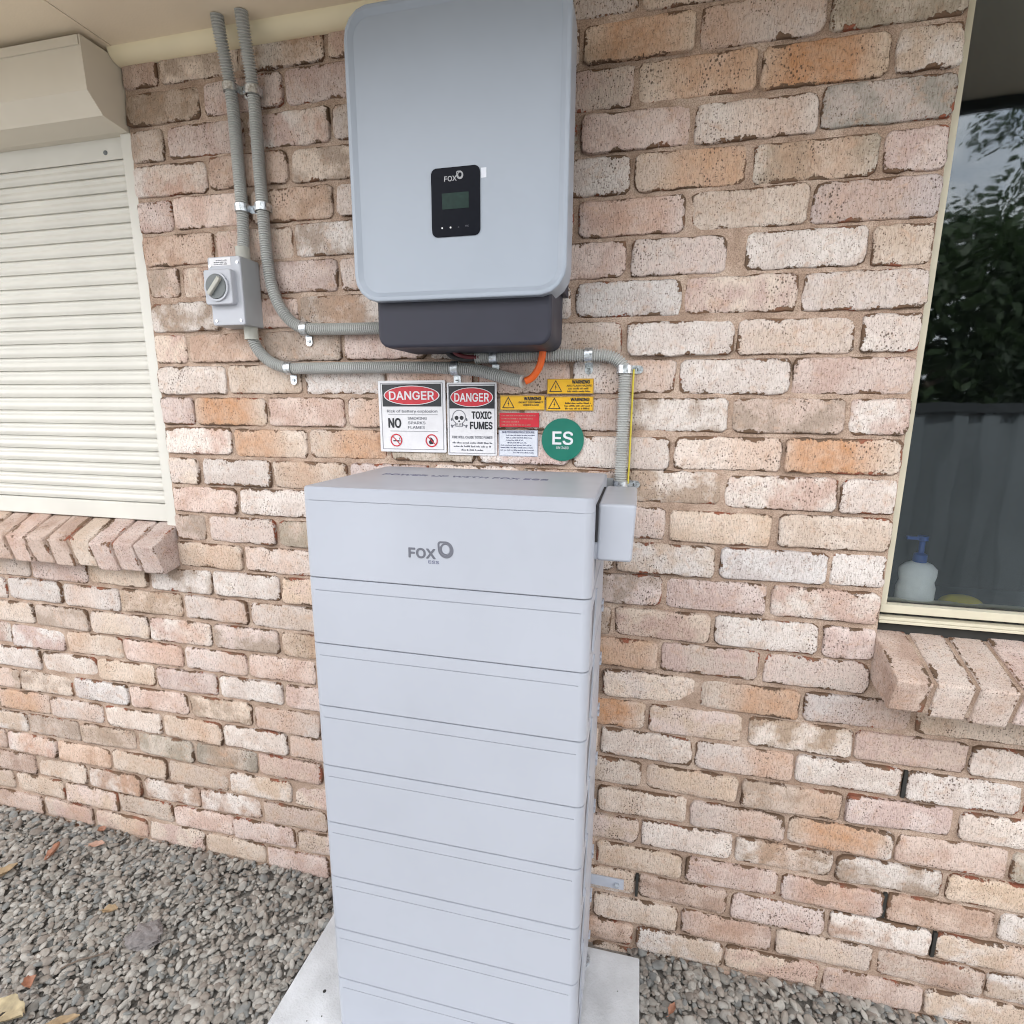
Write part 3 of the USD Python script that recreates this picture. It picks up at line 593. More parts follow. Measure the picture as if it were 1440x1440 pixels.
# ------------------------------------------------------------------ isolator switch
iso = thing('isolator_switch', 'grey rotary isolator switch box on the conduit left of the inverter', 'isolator switch', (-1.355, 0, 1.80))
FY = -.066
body = hull_box(-1.4045, -1.3085, FY, .002, 1.716, 1.881, .004)
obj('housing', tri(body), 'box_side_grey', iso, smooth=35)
obj('front_cover', pillow(rrect(.0955, .1645, .005, -1.3565, 1.7985), .004, .0025, FY - .0002), 'box_grey', iso, smooth=40)
kp = obj('switch_plate', pillow(rrect(.080, .083, .006, -1.3655, 1.806), .017, .003, FY - .004), 'box_grey', iso, smooth=40)
obj('rotor_ring', plate(Point(-1.3675, 1.806).buffer(.0345, quad_segs=20).difference(Point(-1.3675, 1.806).buffer(.0300, quad_segs=20)), FY - .0205, .005), 'box_grey', kp)
kn = obj('knob', pillow(Point(-1.3675, 1.806).buffer(.0295, quad_segs=20), .007, .002, FY - .0205), 'knob_grey', iso, smooth=40)
hb = tri(hull_box(-.026, .026, -.009, 0, -.0052, .0052, .002)); hb.apply_transform(trimesh.transformations.rotation_matrix(math.radians(-47), [0, 1, 0])); hb.apply_translation([-1.3675, FY - .0272, 1.806])
obj('handle', hb, 'gland_grey', kn, smooth=35)
obj('rating_label', plate(rrect(.062, .019, .001, -1.3665, 1.8685), FY - .0041, .0007), 'sign_white', iso)
obj('lettering', cat_(*[dashes(-1.385 if k else -1.378, -1.345, 1.8705 - .0045 * k, FY - .0048, .0024, 60 + k) for k in range(3)]), 'print_grey', iso)
for x, z in ((-1.3975, 1.8595), (-1.3165, 1.865), (-1.392, 1.727), (-1.319, 1.727)):
    c = trimesh.creation.cylinder(.0036, .002, sections=16); c.apply_transform(trimesh.transformations.rotation_matrix(math.pi / 2, [1, 0, 0])); c.apply_translation([x, FY - .005, z])
    obj('screw', c, 'galvanised', iso)
for z0, z1, x in ((1.879, 1.912, -1.3345), (1.685, 1.718, -1.3295)):
    c = trimesh.creation.cylinder(.0175, z1 - z0, sections=24); c.apply_translation([x, -.024, (z0 + z1) / 2]); obj('gland', c, 'gland_grey', iso, smooth=30)

# ------------------------------------------------------------------ corrugated conduits
def conduit(name, label, pts, r=.0148):
    P = spline(pts, .0014); ph = (np.arange(len(P)) % 4)
    R = np.choose(ph, [r, r, r - .0034, r - .0034])
    m = sweep(P, R, 18)
    o = obj(name, m, 'conduit_grey', smooth=50); return tag(o, label, 'conduit')
Yc = -.0175
conduit('corrugated_conduit', 'grey corrugated conduit from the soffit down into the isolator switch', [(-1.316, -.066, 2.399), (-1.318, -.060, 2.37), (-1.322, -.045, 2.33), (-1.329, -.025, 2.275), (-1.3315, Yc, 2.20), (-1.331, Yc, 2.10), (-1.3305, Yc, 2.01), (-1.333, Yc, 1.95), (-1.3345, -.021, 1.905)])
conduit('corrugated_conduit', 'grey corrugated conduit from the soffit past the isolator and behind the inverter base', [(-1.251, -.066, 2.399), (-1.2535, -.060, 2.37), (-1.259, -.045, 2.33), (-1.2665, -.025, 2.265), (-1.2705, Yc, 2.20), (-1.2715, Yc, 2.10), (-1.271, Yc, 2.005), (-1.2695, Yc, 1.905), (-1.265, Yc, 1.837), (-1.252, Yc, 1.785), (-1.229, Yc, 1.746), (-1.200, Yc, 1.720), (-1.166, Yc, 1.709), (-1.085, Yc, 1.7065), (-.967, Yc, 1.7055), (-.80, Yc, 1.705)])
conduit('corrugated_conduit', 'long grey corrugated conduit running from the isolator under the inverter to the orange cable', [(-1.3295, -.021, 1.690), (-1.325, -.019, 1.672), (-1.3085, Yc, 1.648), (-1.285, Yc, 1.629), (-1.255, Yc, 1.617), (-1.222, Yc, 1.6105), (-1.111, Yc, 1.6105), (-.991, Yc, 1.6105), (-.875, Yc, 1.6095), (-.765, Yc, 1.6065), (-.709, Yc - .002, 1.6005), (-.657, Yc - .008, 1.588), (-.613, Yc - .016, 1.5765), (-.590, Yc - .022, 1.573)])
conduit('corrugated_conduit', 'grey corrugated conduit bending from under the inverter down into the battery cable box', [(-.712, Yc, 1.631), (-.665, Yc, 1.632), (-.552, Yc, 1.6335), (-.439, Yc, 1.632), (-.405, Yc, 1.631), (-.379, Yc, 1.624), (-.3625, Yc, 1.6095), (-.3555, Yc, 1.588), (-.3555, Yc, 1.535), (-.3555, Yc, 1.465), (-.3555, Yc, 1.40), (-.356, Yc, 1.33), (-.357, -.022, 1.285), (-.356, -.045, 1.262), (-.352, -.085, 1.262), (-.350, -.130, 1.268)])
oc = spline([(-.541, -.045, 1.665), (-.543, -.042, 1.645), (-.5485, -.039, 1.615), (-.558, -.038, 1.595), (-.5715, -.039, 1.580), (-.587, -.0395, 1.5735)], .004)
tag(obj('power_cable', sweep(oc, .0085, 14), 'orange_cable', smooth=60), 'orange power cable dropping from the inverter base into a conduit mouth', 'cable')
tag(obj('power_cable', sweep(spline([(-.785, -.05, 1.66), (-.765, -.035, 1.633), (-.735, -.028, 1.627), (-.70, -.02, 1.632)], .004), .0065, 12), 'black_cable', smooth=60), 'black cable looping under the inverter base', 'cable')
tag(obj('power_cable', sweep(spline([(-.768, -.055, 1.66), (-.748, -.042, 1.636), (-.72, -.032, 1.631), (-.69, -.02, 1.633)], .004), .0048, 12), 'red_cable', smooth=60), 'dark red cable looping under the inverter base', 'cable')
tag(obj('earth_wire', sweep(spline([(-.3365, -.016, 1.60), (-.337, -.014, 1.55), (-.337, -.014, 1.46), (-.337, -.014, 1.40), (-.338, -.016, 1.335)], .006), .0022, 8), 'earth_yellow', smooth=60), 'thin yellow earth wire beside the vertical conduit', 'wire')

# saddle clips
def saddle(x, z, axis, tdir, label, r=.0160, y=Yc, w=.018, tl=.026, fy=None):
    t = thing('conduit_saddle', label, 'saddle clip', (x, 0, z), group='galvanised conduit saddles')
    fy = y + .0145 if fy is None else fy
    n = 14; prof = []
    a = np.linspace(0, math.pi, n)
    path = [(-r, fy)] + [(-r * math.cos(q), y - r * math.sin(q)) for q in a] + [(r, fy)]
    path = np.array(path); th = .0016; outp = np.array([(p[0] * (1 + th / r), p[1] - th * (0 if i in (0, len(path) - 1) else 1)) for i, p in enumerate(path)])
    pg = Polygon(np.vstack([path, outp[::-1]])).buffer(0)
    if pg.geom_type != 'Polygon': pg = max(pg.geoms, key=lambda q: q.area)
    hoop = extrude(pg, w); v = hoop.vertices - [0, 0, w / 2]
    s = {'+': 1, '-': -1}[tdir]
    tab = extrude(affinity.translate(sbox(0, -w / 2, tl - w / 2, w / 2).union(Point(tl - w / 2, 0).buffer(w / 2)), r, 0), .0018); tv = tab.vertices.copy()
    c = trimesh.creation.cylinder(.0045, .0045, sections=6); cv_ = c.vertices + [r + tl * .52, 0, .003]
    sl = trimesh.creation.box([.002, .0065, .0012]).vertices + [r + tl * .52, 0, .0056]
    def mp(p, q, h):  # p across the conduit, q along it, h off the wall
        p = p * s
        return np.c_[x + q, h, z + p] if axis == 'x' else np.c_[x + p, h, z + q]
    def mk(V, F):
        m = trimesh.Trimesh(V, F, process=False); trimesh.repair.fix_normals(m); return m
    H = mk(mp(v[:, 0], v[:, 2], v[:, 1]), hoop.faces); Tt = mk(mp(tv[:, 0], tv[:, 1], fy - tv[:, 2]), tab.faces)
    obj('hoop', H, 'galvanised', t, smooth=40); obj('tab', Tt, 'galvanised', t)
    obj('screw', mk(mp(cv_[:, 0], cv_[:, 1], fy - cv_[:, 2]), c.faces), 'galvanised', t)
    obj('screw_slot', mk(mp(sl[:, 0], sl[:, 1], fy - sl[:, 2]), trimesh.creation.box([1, 1, 1]).faces), 'seal_dark', t)
    return t
saddle(-1.3295, 2.272, 'z', '+', 'upper saddle clip on the conduit that enters the isolator', y=-.024, tl=.022)
saddle(-1.2675, 2.258, 'z', '-', 'upper saddle clip on the conduit right of the isolator', y=-.025, tl=.018)
saddle(-1.3305, 2.006, 'z', '+', 'shiny saddle clip on the conduit just above the isolator', tl=.022)
saddle(-1.271, 2.004, 'z', '-', 'shiny saddle clip on the right conduit just above the isolator', tl=.018, r=.0162)
saddle(-1.172, 1.7095, 'x', '-', 'saddle clip on the upper horizontal conduit left of the inverter base')
saddle(-1.226, 1.611, 'x', '-', 'saddle clip on the lower horizontal conduit beneath the isolator')
saddle(-.765, 1.607, 'x', '-', 'saddle clip just above the toxic fumes sign')
saddle(-.666, 1.632, 'x', '-', 'saddle clip under the inverter base right of the toxic fumes sign')
saddle(-.440, 1.632, 'x', '-', 'saddle clip right of the orange cable above the yellow stickers')
saddle(-.3575, 1.600, 'z', '+', 'saddle clip at the right hand bend of the conduit')
saddle(-.356, 1.334, 'z', '+', 'saddle clip on the conduit just above the battery cable box', tl=.030)
tag(obj('stand_off_bracket', cat_(bx(-.400, -.372, -.0045, -.002, 1.316, 1.347), bx(-.400, -.397, -.019, -.002, 1.316, 1.347)), 'box_side_grey'), 'grey steel wall bracket left of the conduit at the battery top', 'bracket')

# ------------------------------------------------------------------ signs and stickers
def tilt_(m, cx, cz, deg):
    m = m.copy(); m.apply_transform(trimesh.transformations.rotation_matrix(math.radians(-deg), [0, 1, 0], [cx, 0, cz])); return m
SYN = -.004
def prohibit(cx, cz, r, y):
    ring = Point(cx, cz).buffer(r, quad_segs=16).difference(Point(cx, cz).buffer(r * .82, quad_segs=16))
    bar = affinity.rotate(sbox(cx - r * .86, cz - r * .07, cx + r * .86, cz + r * .07), -45)
    return plate(ring.union(bar), y, .0006)
def danger_head(t, x0, x1, z0, z1, y, deg, cx, cz):
    obj('header', tilt_(plate(sbox(x0, z0, x1, z1), y, .0004), cx, cz, deg), 'sign_black', t)
    mx, mz, a, b = (x0 + x1) / 2, (z0 + z1) / 2, (x1 - x0) / 2 * .945, (z1 - z0) / 2 * .86
    e = lambda s: affinity.translate(affinity.scale(Point(0, 0).buffer(1, quad_segs=20), a * s[0], b * s[1]), mx, mz)
    obj('oval', tilt_(plate(e((1, 1)).difference(e((.965, .94))), y - .0004, .0005), cx, cz, deg), 'sign_white', t)
    obj('oval', tilt_(plate(e((.965, .94)), y - .0004, .0003), cx, cz, deg), 'sign_red', t)
    obj('lettering', tilt_(text('DANGER', (z1 - z0) * .36, mx, mz - (z1 - z0) * .185, y - .0006, .0005, True, w=a * 1.62, anchor='c'), cx, cz, deg), 'sign_white', t)
def frame_line(x0, x1, z0, z1, y, w=.0012): return plate(sbox(x0, z0, x1, z1).difference(sbox(x0 + w, z0 + w, x1 - w, z1 - w)), y, .0004)
# large danger sign
cx, cz, dg = -.888, 1.488, .3
s1 = thing('danger_sign', 'largest white danger sign with red oval and two prohibition symbols', 'sign', (cx, 0, cz))
obj('panel', tilt_(plate(rrect(.183, .181, .003, cx, cz, 4), SYN, .0018), cx, cz, dg), 'sign_white', s1)
y1 = SYN - .0018
obj('border', tilt_(frame_line(cx - .085, cx + .085, cz - .084, cz + .0845, y1), cx, cz, dg), 'print_grey', s1)
danger_head(s1, cx - .0805, cx + .0805, cz + .0255, cz + .0815, y1, dg, cx, cz)
obj('lettering', tilt_(cat_(text('Risk of battery explosion', .0068, cx, cz + .0105, y1, w=.138, anchor='c'), text('SMOKING', .0068, cx - .012, cz - .0075, y1, w=.052), text('SPARKS', .0068, cx - .012, cz - .0190, y1, w=.048), text('FLAMES', .0068, cx - .012, cz - .0305, y1, w=.046)), cx, cz, dg), 'print_grey', s1)
obj('lettering', tilt_(heavy('NO', .0225, cx - .067, cz - .0275, y1, .035, .0012), cx, cz, dg), 'sign_black', s1)
obj('rule_line', tilt_(cat_(bx(cx - .066, cx + .070, y1 - .0004, y1, cz + .0045, cz + .0055), bx(cx - .062, cx + .070, y1 - .0004, y1, cz - .0375, cz - .0365)), cx, cz, dg), 'print_grey', s1)
for sx in (-.046, .052):
    obj('prohibition_symbol', tilt_(prohibit(cx + sx, cz - .0605, .0165, y1 - .0004), cx, cz, dg), 'sign_red', s1)
cig = cat_(bx(cx - .055, cx - .038, y1 - .0004, y1, cz - .0635, cz - .0605), bx(cx - .037, cx - .035, y1 - .0004, y1, cz - .0635, cz - .0605), bx(cx - .0375, cx - .036, y1 - .0004, y1, cz - .059, cz - .054))
fl = plate(Polygon([(cx + .046, cz - .070), (cx + .044, cz - .063), (cx + .048, cz - .058), (cx + .049, cz - .051), (cx + .054, cz - .056), (cx + .058, cz - .061), (cx + .056, cz - .069)]), y1, .0004)
obj('pictogram', tilt_(cig, cx, cz, dg), 'sign_black', s1); obj('pictogram', tilt_(fl, cx, cz, dg), 'sign_black', s1)
# toxic fumes sign
cx, cz, dg = -.7275, 1.483, .2
s2 = thing('danger_sign', 'narrower danger sign with skull reading toxic fumes', 'sign', (cx, 0, cz))
obj('panel', tilt_(plate(rrect(.129, .180, .003, cx, cz, 4), SYN, .0018), cx, cz, dg), 'sign_white', s2)
obj('border', tilt_(frame_line(cx - .0605, cx + .0605, cz - .0855, cz + .0855, y1), cx, cz, dg), 'print_grey', s2)
danger_head(s2, cx - .0588, cx + .0588, cz + .0265, cz + .0815, y1, dg, cx, cz)
obj('lettering', tilt_(cat_(heavy('TOXIC', .0168, cx - .0005, cz + .0020, y1, .051, .0008), heavy('FUMES', .0168, cx - .005, cz - .0235, y1, .058, .0008)), cx, cz, dg), 'sign_black', s2)
obj('lettering', tilt_(cat_(text('FIRE WILL CAUSE TOXIC FUMES', .0058, cx, cz - .0475, y1, bold=True, w=.106, anchor='c'), dashes(cx - .052, cx + .053, cz - .0605, y1, .0042, 1), dashes(cx - .049, cx + .052, cz - .0695, y1, .0042, 2), dashes(cx - .029, cx + .030, cz - .0785, y1, .0042, 3)), cx, cz, dg), 'print_grey', s2)
kx, kz, ks = cx - .0335, cz + .004, 1.28
def S_(g): return affinity.translate(affinity.scale(g, ks, ks, origin=(0, 0)), kx, kz)
eyes = Point(-.0052, -.0005).buffer(.0040).union(Point(.0052, -.0005).buffer(.0040)).union(Polygon([(0, -.004), (-.0022, -.0085), (.0022, -.0085)]))
sk = Point(0, .001).buffer(.0135, quad_segs=12).union(sbox(-.0075, -.017, .0075, -.008))
skl = S_(sk.buffer(.0004).difference(sk.buffer(-.0009)))
obj('pictogram', tilt_(cat_(*[plate(q, y1, .0004) for q in getattr(skl, 'geoms', [skl])]), cx, cz, dg), 'print_grey', s2)
obj('pictogram', tilt_(cat_(*[plate(q, y1, .0005) for q in S_(eyes).geoms], *[bx(kx - .0078 + .0037 * k, kx - .0068 + .0037 * k, y1 - .0004, y1, kz - .0195, kz - .0135) for k in range(5)]), cx, cz, dg), 'sign_black', s2)
bone = lambda a: affinity.rotate(sbox(-.0165, -.0009, .0165, .0009).union(Point(-.0165, .0014).buffer(.0018)).union(Point(-.0165, -.0014).buffer(.0018)).union(Point(.0165, .0014).buffer(.0018)).union(Point(.0165, -.0014).buffer(.0018)), a, origin=(0, 0))
cb = S_(affinity.translate(bone(24).union(bone(-24)), 0, -.010).difference(sk.buffer(.001)))
obj('pictogram', tilt_(cat_(*[plate(q, y1, .0003) for q in getattr(cb, 'geoms', [cb])]), cx, cz, dg), 'print_grey', s2)
# yellow stickers
def yellow(label, x0, x1, z0, z1, lines, dg=0, triang=True, word='WARNING'):
    cx, cz = (x0 + x1) / 2, (z0 + z1) / 2; h = z1 - z0; w = x1 - x0
    t = thing('warning_sticker', label, 'sticker', (cx, 0, cz)); y = SYN + .0015
    obj('panel', tilt_(plate(sbox(x0, z0, x1, z1), y, .0012), cx, cz, dg), 'sign_yellow', t); y -= .0012
    obj('border', tilt_(frame_line(x0 + .0008, x1 - .0008, z0 + .0008, z1 - .0008, y, .0007), cx, cz, dg), 'twig_brown', t)
    tc = np.array([x0 + h * .60, z0 + h * .47]); s = h * .46
    tp = Polygon([(tc[0], tc[1] + s), (tc[0] - s * .98, tc[1] - s * .72), (tc[0] + s * .98, tc[1] - s * .72)])
    obj('pictogram', tilt_(cat_(plate(tp.difference(tp.buffer(-.0018)), y, .0004), plate(Polygon([(tc[0] + .001, tc[1] + s * .45), (tc[0] - .0022, tc[1] - s * .08), (tc[0] - .0002, tc[1] - s * .08), (tc[0] - .001, tc[1] - s * .5), (tc[0] + .0022, tc[1] + .0006), (tc[0] + .0004, tc[1] + .0006)]), y, .0004)), cx, cz, dg), 'sign_black', t)
    tx = (x0 + h * 1.25 + x1) / 2; ww = x1 - x0 - h * 1.3
    obj('lettering', tilt_(heavy(word, h * .21, tx + w * .03 - ww * .32, z1 - h * .32, y, ww * .64, .0006), cx, cz, dg), 'sign_black', t)
    o = []
    for k, ln in enumerate(lines):
        zz = z1 - h * (.52 + .185 * k)
        o.append(text(ln, h * .115, tx, zz, y, bold=True, w=ww * (.92 if len(ln) > 10 else .6), anchor='c') if isinstance(ln, str) else dashes(tx - ww * ln / 2, tx + ww * ln / 2, zz, y, h * .115, int(1e4 * abs(zz))))
    obj('lettering', tilt_(cat_(*o), cx, cz, dg), 'sign_black', t)
yellow('yellow warning sticker reading do not disconnect, left of the other two yellow ones', -.655, -.5435, 1.5065, 1.5415, ['DO NOT DISCONNECT', 'UNDER LOAD'], .3)
yellow('yellow warning sticker, topmost of the three', -.5385, -.4275, 1.5455, 1.5805, ['ARC FLASH HAZARD', .8, .86], .4)
yellow('yellow warning sticker directly above the round green sticker', -.5405, -.4265, 1.5055, 1.5395, [.9, .95, .9], .4)
# red sticker
cx, cz = -.6065, 1.4825
t = thing('red_sticker', 'red sticker of small white print below the left yellow sticker', 'sticker', (cx, 0, cz)); y = SYN + .0015
obj('panel', tilt_(plate(sbox(cx - .0495, cz - .0172, cx + .0495, cz + .0172), y, .0012), cx, cz, .4), 'sign_red', t)
obj('lettering', tilt_(cat_(*[dashes(cx - .045, cx + (.042, .036, .0, .030)[k], cz + .0095 - .0075 * k, y - .0012, .0026, 30 + k) for k in range(4)]), cx, cz, .4), 'leaf_pink', t)
# shutdown notice
cx, cz = -.6085, 1.4255
t = thing('notice_sticker', 'pale shutdown procedure sticker of small dark print below the red one', 'sticker', (cx, 0, cz))
obj('panel', tilt_(plate(sbox(cx - .0495, cz - .0325, cx + .0495, cz + .0325), y, .0012), cx, cz, .5), 'sticker_white', t)
obj('border', tilt_(frame_line(cx - .0485, cx + .0485, cz - .0315, cz + .0315, y - .0012, .0006), cx, cz, .5), 'print_blue', t)
ln = [dashes(cx + a, cx + b, cz + .0185 - .0061 * k, y - .0012, .0027, 40 + k) for k, (a, b) in enumerate(((-.030, .042), (-.030, .036), (-.030, .012), (-.028, .022), (-.045, .034), (-.045, .038), (-.045, .040), (-.012, .042)))]
obj('lettering', tilt_(cat_(text('SHUTDOWN PROCEDURE', .0048, cx, cz + .0250, y - .0012, bold=True, w=.082, anchor='c'), *ln), cx, cz, .5), 'print_blue', t)
# green disc
cx, cz = -.498, 1.4365
t = thing('round_sticker', 'round green sticker with white letters ES', 'sticker', (cx, 0, cz))
obj('disc', plate(Point(cx, cz).buffer(.0515, quad_segs=24), y, .0014), 'sign_green', t)
obj('lettering', cat_(text('ES', .030, cx + .0005, cz - .011, y - .0014, bold=True, w=.051, anchor='c'), text('UN 3480', .0062, cx, cz - .0225, y - .0014, w=.030, anchor='c')), 'print_white', t)

# ------------------------------------------------------------------ things behind the glass
bt = thing('pump_bottle', 'white pump bottle with blue top standing inside the window', 'bottle', (.340, .094, 1.045))
prof = np.array([(0, 0), (.036, 0), (.038, .006), (.038, .055), (.034, .070), (.037, .085), (.037, .100), (.026, .112), (.012, .118), (0, .118)])
b = trimesh.creation.revolve(prof, sections=28); b.apply_scale([1.05, .75, 1.0]); b.apply_translation([.340, .094, 1.045]); obj('bottle_body', b, 'bottle_white', bt, smooth=50)
b = trimesh.creation.revolve(np.array([(0, 0), (.014, 0), (.014, .018), (.006, .022), (.006, .050), (.011, .052), (.011, .062), (0, .062)]), sections=20); nz = bx(-.034, 0, -.004, .004, .053, .060); nb = cat_(b, nz); nb.apply_translation([.340, .094, 1.162]); obj('pump_top', nb, 'bottle_blue', bt, smooth=40)
b = trimesh.creation.icosphere(3, 1.0); b.apply_scale([.045, .028, .022]); b.apply_translation([.440, .10, 1.064])
tag(obj('sponge', b, 'sponge_yellow', smooth=True), 'blurred yellow sponge behind the glass beside the bottle', 'sponge')

# ------------------------------------------------------------------ behind the viewer: seen reflected in the glass
fx = thing('metal_fence', 'ribbed grey metal fence reflected in the window glass', 'fence', (0, -3.2, 0))
px_, xx = [], -9.0
while xx < 12:
    px_ += [(xx, 0), (xx + .045, 0), (xx + .062, .032), (xx + .168, .032), (xx + .185, 0)]; xx += .23
P_ = np.array(px_); n = len(P_); V = np.vstack([np.c_[P_[:, 0], -3.2 + P_[:, 1], np.full(n, -.02)], np.c_[P_[:, 0], -3.2 + P_[:, 1], np.full(n, 1.50)]]); i = np.arange(n - 1)
obj('sheet', trimesh.Trimesh(V, np.vstack([np.c_[i, i + 1, i + 1 + n], np.c_[i, i + 1 + n, i + n]]), process=False), 'fence_sheet', fx)
obj('rail', bx(-9, 12, -3.23, -3.15, 1.49, 1.56), 'fence_rail', fx)
def tree(label, cx, cy, trunk_h, crown, nleaf, seed, keep, leafs=(.07, .15)):
    r = np.random.default_rng(seed); t = thing('leafy_tree', label, 'tree', (cx, cy, 0))
    tr = sweep(spline([(cx, cy, -.05), (cx + .05, cy + .03, trunk_h * .5), (cx - .05, cy, trunk_h), (cx + .1, cy, trunk_h + .8)], .12), np.interp(np.linspace(0, 1, len(spline([(cx, cy, -.05), (cx + .05, cy + .03, trunk_h * .5), (cx - .05, cy, trunk_h), (cx + .1, cy, trunk_h + .8)], .12))), [0, 1], [.14, .05]), 10)
    obj('trunk', tr, 'bark', t, smooth=True)
    C = []
    for (a, b, c, rx, rz, m) in crown:
        p = r.normal(0, 1, (m, 3)); p /= np.linalg.norm(p, axis=1, keepdims=True); p *= r.uniform(.45, 1, (m, 1)) ** .6
        C.append(np.array([a, b, c]) + p * [rx, rx * .8, rz])
    C = np.vstack(C); C = C[keep(C)]
    d = r.normal(0, 1, C.shape); d[:, 2] -= .6; d /= np.linalg.norm(d, axis=1, keepdims=True); s = np.cross(d, r.normal(0, 1, C.shape)); s /= np.linalg.norm(s, axis=1, keepdims=True)
    ln = r.uniform(leafs[0], leafs[1], (len(C), 1)); wd = ln * .30
    V = np.stack([C, C + d * ln * .5 + s * wd, C + d * ln, C + d * ln * .5 - s * wd], 1).reshape(-1, 3); k = np.arange(len(C))[:, None] * 4
    obj('crown', trimesh.Trimesh(V, np.vstack([k + [0, 1, 2], k + [0, 2, 3]]), process=False), 'foliage', t)
full = lambda C: np.ones(len(C), bool)
tree('dark bushy tree reflected low in the window glass', 2.6, -5.2, 1.2, [(2.6, -5.2, 2.1, 1.7, 1.25, 15000), (4.4, -5.4, 2.0, 1.6, 1.3, 9000)], 0, 1, full)
def gaps(C):
    q = meshkit.noise(np.c_[C[:, 0] * 2.4 + C[:, 2] * 1.6, C[:, 1] * .4, C[:, 2] * .8 - C[:, 0] * .3], 9); return q < .34
tree('tall thin leafed tree with sky gaps reflected high in the window glass', 4.6, -7.4, 3.0, [(3.4, -7.2, 5.2, 1.9, 1.9, 14000), (5.4, -7.6, 5.0, 2.0, 1.9, 14000), (2.2, -7.0, 3.6, 1.2, 1.0, 8000)], 0, 2, gaps, (.05, .10))
tree('broad dark tree beyond the fence, straight behind the viewer', -.6, -5.6, 1.6, [(-.9, -5.6, 2.7, 1.9, 1.5, 13000)], 0, 3, full)

# ------------------------------------------------------------------ gravel and litter
protos = UsdGeom.Scope.Define(stage, '/World/Looks/pebble_shapes')
pi = UsdGeom.PointInstancer.Define(stage, '/World/gravel'); rel = pi.CreatePrototypesRel(); K = 16
for k in range(K):
    r = np.random.default_rng(300 + k); s = trimesh.creation.icosphere(2, 1.0); v = s.vertices
    v = v * (1 + (meshkit.noise(v * 1.1 + k * 7, k) - .5)[:, None] * .34); v = v * [1.0, r.uniform(.55, .85), r.uniform(.32, .55)]; s.vertices = v
    m = usdkit.mesh(stage, f'/World/gravel/prototypes/pebble_{k:03d}', s, L['pebble_' + 'abcdefgh'[k % 8]], smooth=True); rel.AddTarget(m.GetPath())
r = np.random.default_rng(11); pts = []
def scatter(x0, x1, y0, y1, n, layer):
    x, y = r.uniform(x0, x1, n), r.uniform(y0, y1, n)
    onpad = (x > -1.150) & (x < -.238) & (y < -.030) & (y > -.81)
    x, y = x[~onpad], y[~onpad]
    bump = (meshkit.noise(np.c_[x * 7, y * 7, 0 * x], 21) - .5) * .014
    z = layer + bump + r.normal(0, .0022, len(x)); return np.c_[x, y, z]
A = [scatter(-3.4, -1.12, -1.05, .002, 14500, -.012), scatter(-3.4, -1.12, -1.05, .002, 13500, -.003), scatter(-1.16, -.93, -.06, .002, 900, -.004), scatter(-.27, 1.3, -.75, .002, 6800, -.012), scatter(-.27, 1.3, -.75, .002, 6200, -.004), scatter(-4.4, -3.4, -1.05, 0, 3000, -.008)]
A = np.vstack(A); n = len(A); sz = np.exp(r.normal(math.log(.0078), .36, n)); sz = np.clip(sz, .0038, .0185)
q = np.zeros((n, 4), np.float32); ax = np.c_[r.normal(0, .30, (n, 2)), np.zeros(n)]
big = r.random(n) < .15; ax[big, :2] *= 2.3
yaw = r.uniform(0, 2 * np.pi, n); from_ = np.zeros((n, 4))
from scipy.spatial.transform import Rotation as RR
Q = (RR.from_rotvec(ax) * RR.from_rotvec(np.c_[0 * yaw, 0 * yaw, yaw])).as_quat()
pi.CreatePositionsAttr(Vt.Vec3fArray.FromNumpy(A.astype(np.float32))); pi.CreateProtoIndicesAttr(Vt.IntArray.FromNumpy(r.integers(0, K, n).astype(np.int32)))
pi.CreateScalesAttr(Vt.Vec3fArray.FromNumpy(np.repeat(sz[:, None], 3, 1).astype(np.float32)))
pi.CreateOrientationsAttr(Vt.QuathArray([Gf.Quath(float(a[3]), float(a[0]), float(a[1]), float(a[2])) for a in Q]))
tag(pi.GetPrim(), 'grey river pebbles covering the ground along the wall', 'gravel', kind='stuff')

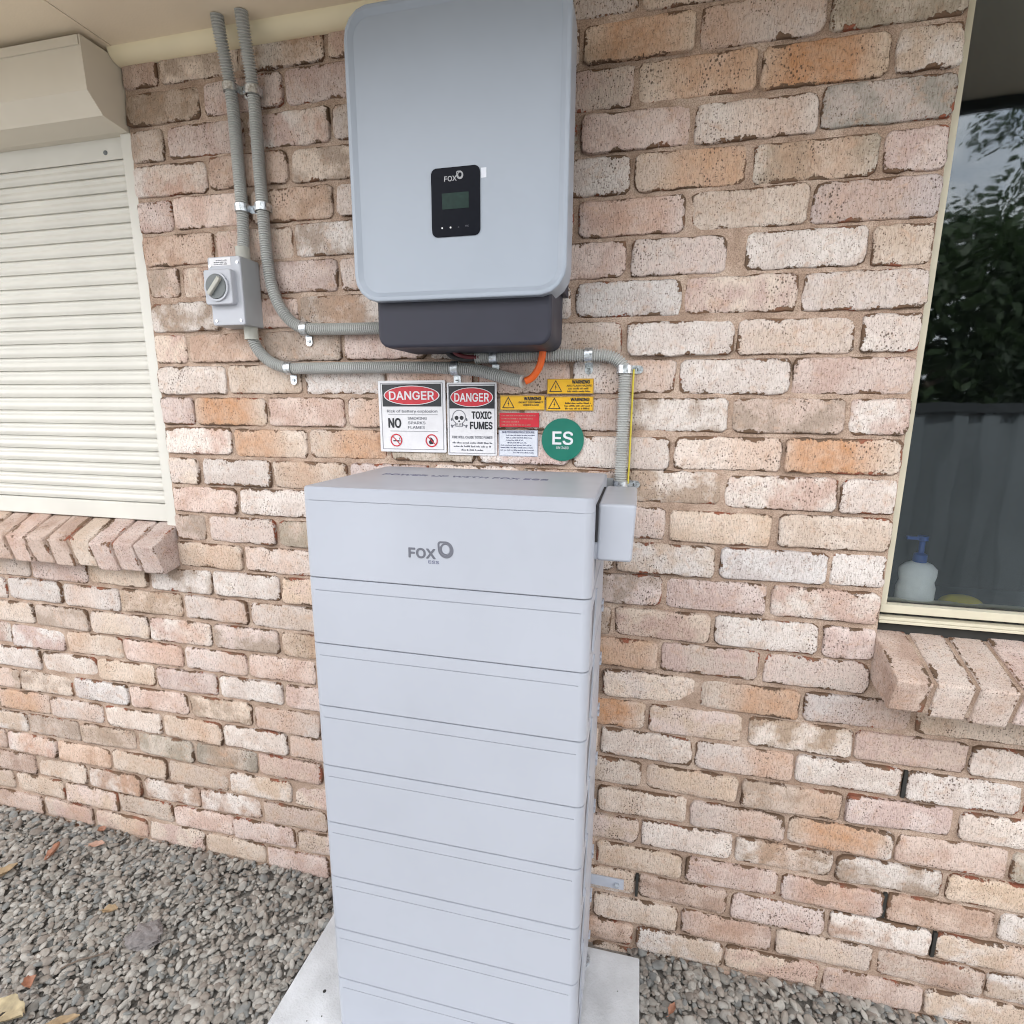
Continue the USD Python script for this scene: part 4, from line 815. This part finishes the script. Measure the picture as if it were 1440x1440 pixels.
def leaf(label, x, y, z, ln, wd, yaw, pitch, curl, m, hole=False, seed=0):
    rr = np.random.default_rng(seed); nu, nv = 14, 7; u = np.linspace(0, 1, nu); v = np.linspace(-1, 1, nv); U, Vv = np.meshgrid(u, v, indexing='ij')
    prof = np.sin(np.pi * np.clip(U, .02, .98)) ** .75 * (1 + .12 * np.sin(U * 17 + seed))
    X = (U - .5) * ln; Yy = Vv * prof * wd / 2; Zz = curl * (np.abs(Vv) ** 1.6 * prof * wd * .55 + (U - .5) ** 2 * ln * .7) + (meshkit.noise(np.stack([U * 4, Vv * 2, U * 0 + seed], -1), seed) - .5) * wd * .25
    top = np.stack([X, Yy, Zz + .0004], -1).reshape(-1, 3); bot = np.stack([X, Yy, Zz - .0004], -1).reshape(-1, 3)
    i = np.arange(nu * nv).reshape(nu, nv); a, b, c, d = i[:-1, :-1].ravel(), i[1:, :-1].ravel(), i[1:, 1:].ravel(), i[:-1, 1:].ravel()
    F = np.vstack([np.c_[a, b, c], np.c_[a, c, d]])
    if hole: F = F[~np.isin(np.arange(len(F)) % ((nu - 1) * (nv - 1)), [5 * 6 + 3])]
    M_ = trimesh.Trimesh(np.vstack([top, bot]), np.vstack([F, F[:, ::-1] + nu * nv]), process=False)
    stem = sweep(np.array([[-.5 * ln, 0, 0], [-.62 * ln, 0, .002], [-.78 * ln, .002, .004]]), .0007, 6); M_ = cat_(M_, stem)
    Rm = trimesh.transformations.euler_matrix(0, -pitch, yaw); M_.apply_transform(Rm); M_.apply_translation([x, y, z])
    tag(obj('dry_leaf', M_, m, smooth=60), label, 'leaf')
leaf('curled orange red leaf standing upright on the gravel at far left', -2.186, -.137, .016, .060, .030, 1.2, .7, .9, 'leaf_orange', seed=1)
leaf('reddish leaf lying flat near the foot of the wall at left', -2.085, -.075, .008, .055, .024, .3, .1, .5, 'leaf_pink', seed=2)
leaf('small orange leaf touching the wall base at left', -2.125, -.022, .012, .048, .026, -.4, .25, .6, 'leaf_orange', seed=3)
leaf('yellow tan leaf fragment in the middle of the gravel', -1.807, -.262, .009, .048, .030, .2, .1, .5, 'leaf_tan', seed=4)
leaf('orange brown leaf on the gravel near the bottom left corner', -1.813, -.482, .010, .052, .028, -.6, .2, .8, 'leaf_orange', seed=5)
leaf('large pale yellow leaf with a hole in the bottom left corner', -1.790, -.560, .014, .115, .075, .15, .1, .5, 'leaf_pale', True, 6)
leaf('thin tan leaf beside the large pale leaf at the bottom edge', -1.640, -.530, .009, .075, .022, .5, .05, .4, 'leaf_tan', seed=7)
leaf('tan curled leaf at the left edge of the gravel', -2.262, -.240, .012, .075, .040, .9, .2, .6, 'leaf_tan', seed=8)
leaf('small orange leaf on the gravel right of the concrete slab', -.163, -.147, .007, .030, .016, 1.0, .3, .7, 'leaf_orange', seed=9)
s = trimesh.creation.icosphere(4, 1.0); v = s.vertices; v = v * (1 + (meshkit.fbm(v * 2.2 + 3, 4, 5) - .5)[:, None] * 1.3) * [.044, .036, .017]; s.vertices = v; s.apply_translation([-1.634, -.301, .010])
tag(obj('dust_clump', s, 'lump_grey', smooth=True), 'crumpled dull grey clump lying on the gravel left of the slab', 'clump')
tag(obj('twig', sweep(spline([(-1.775, -.432, .010), (-1.745, -.405, .014), (-1.715, -.385, .013), (-1.69, -.366, .011)], .006), .0024, 7), 'twig_brown', smooth=True), 'thin brown twig lying on the gravel', 'twig')
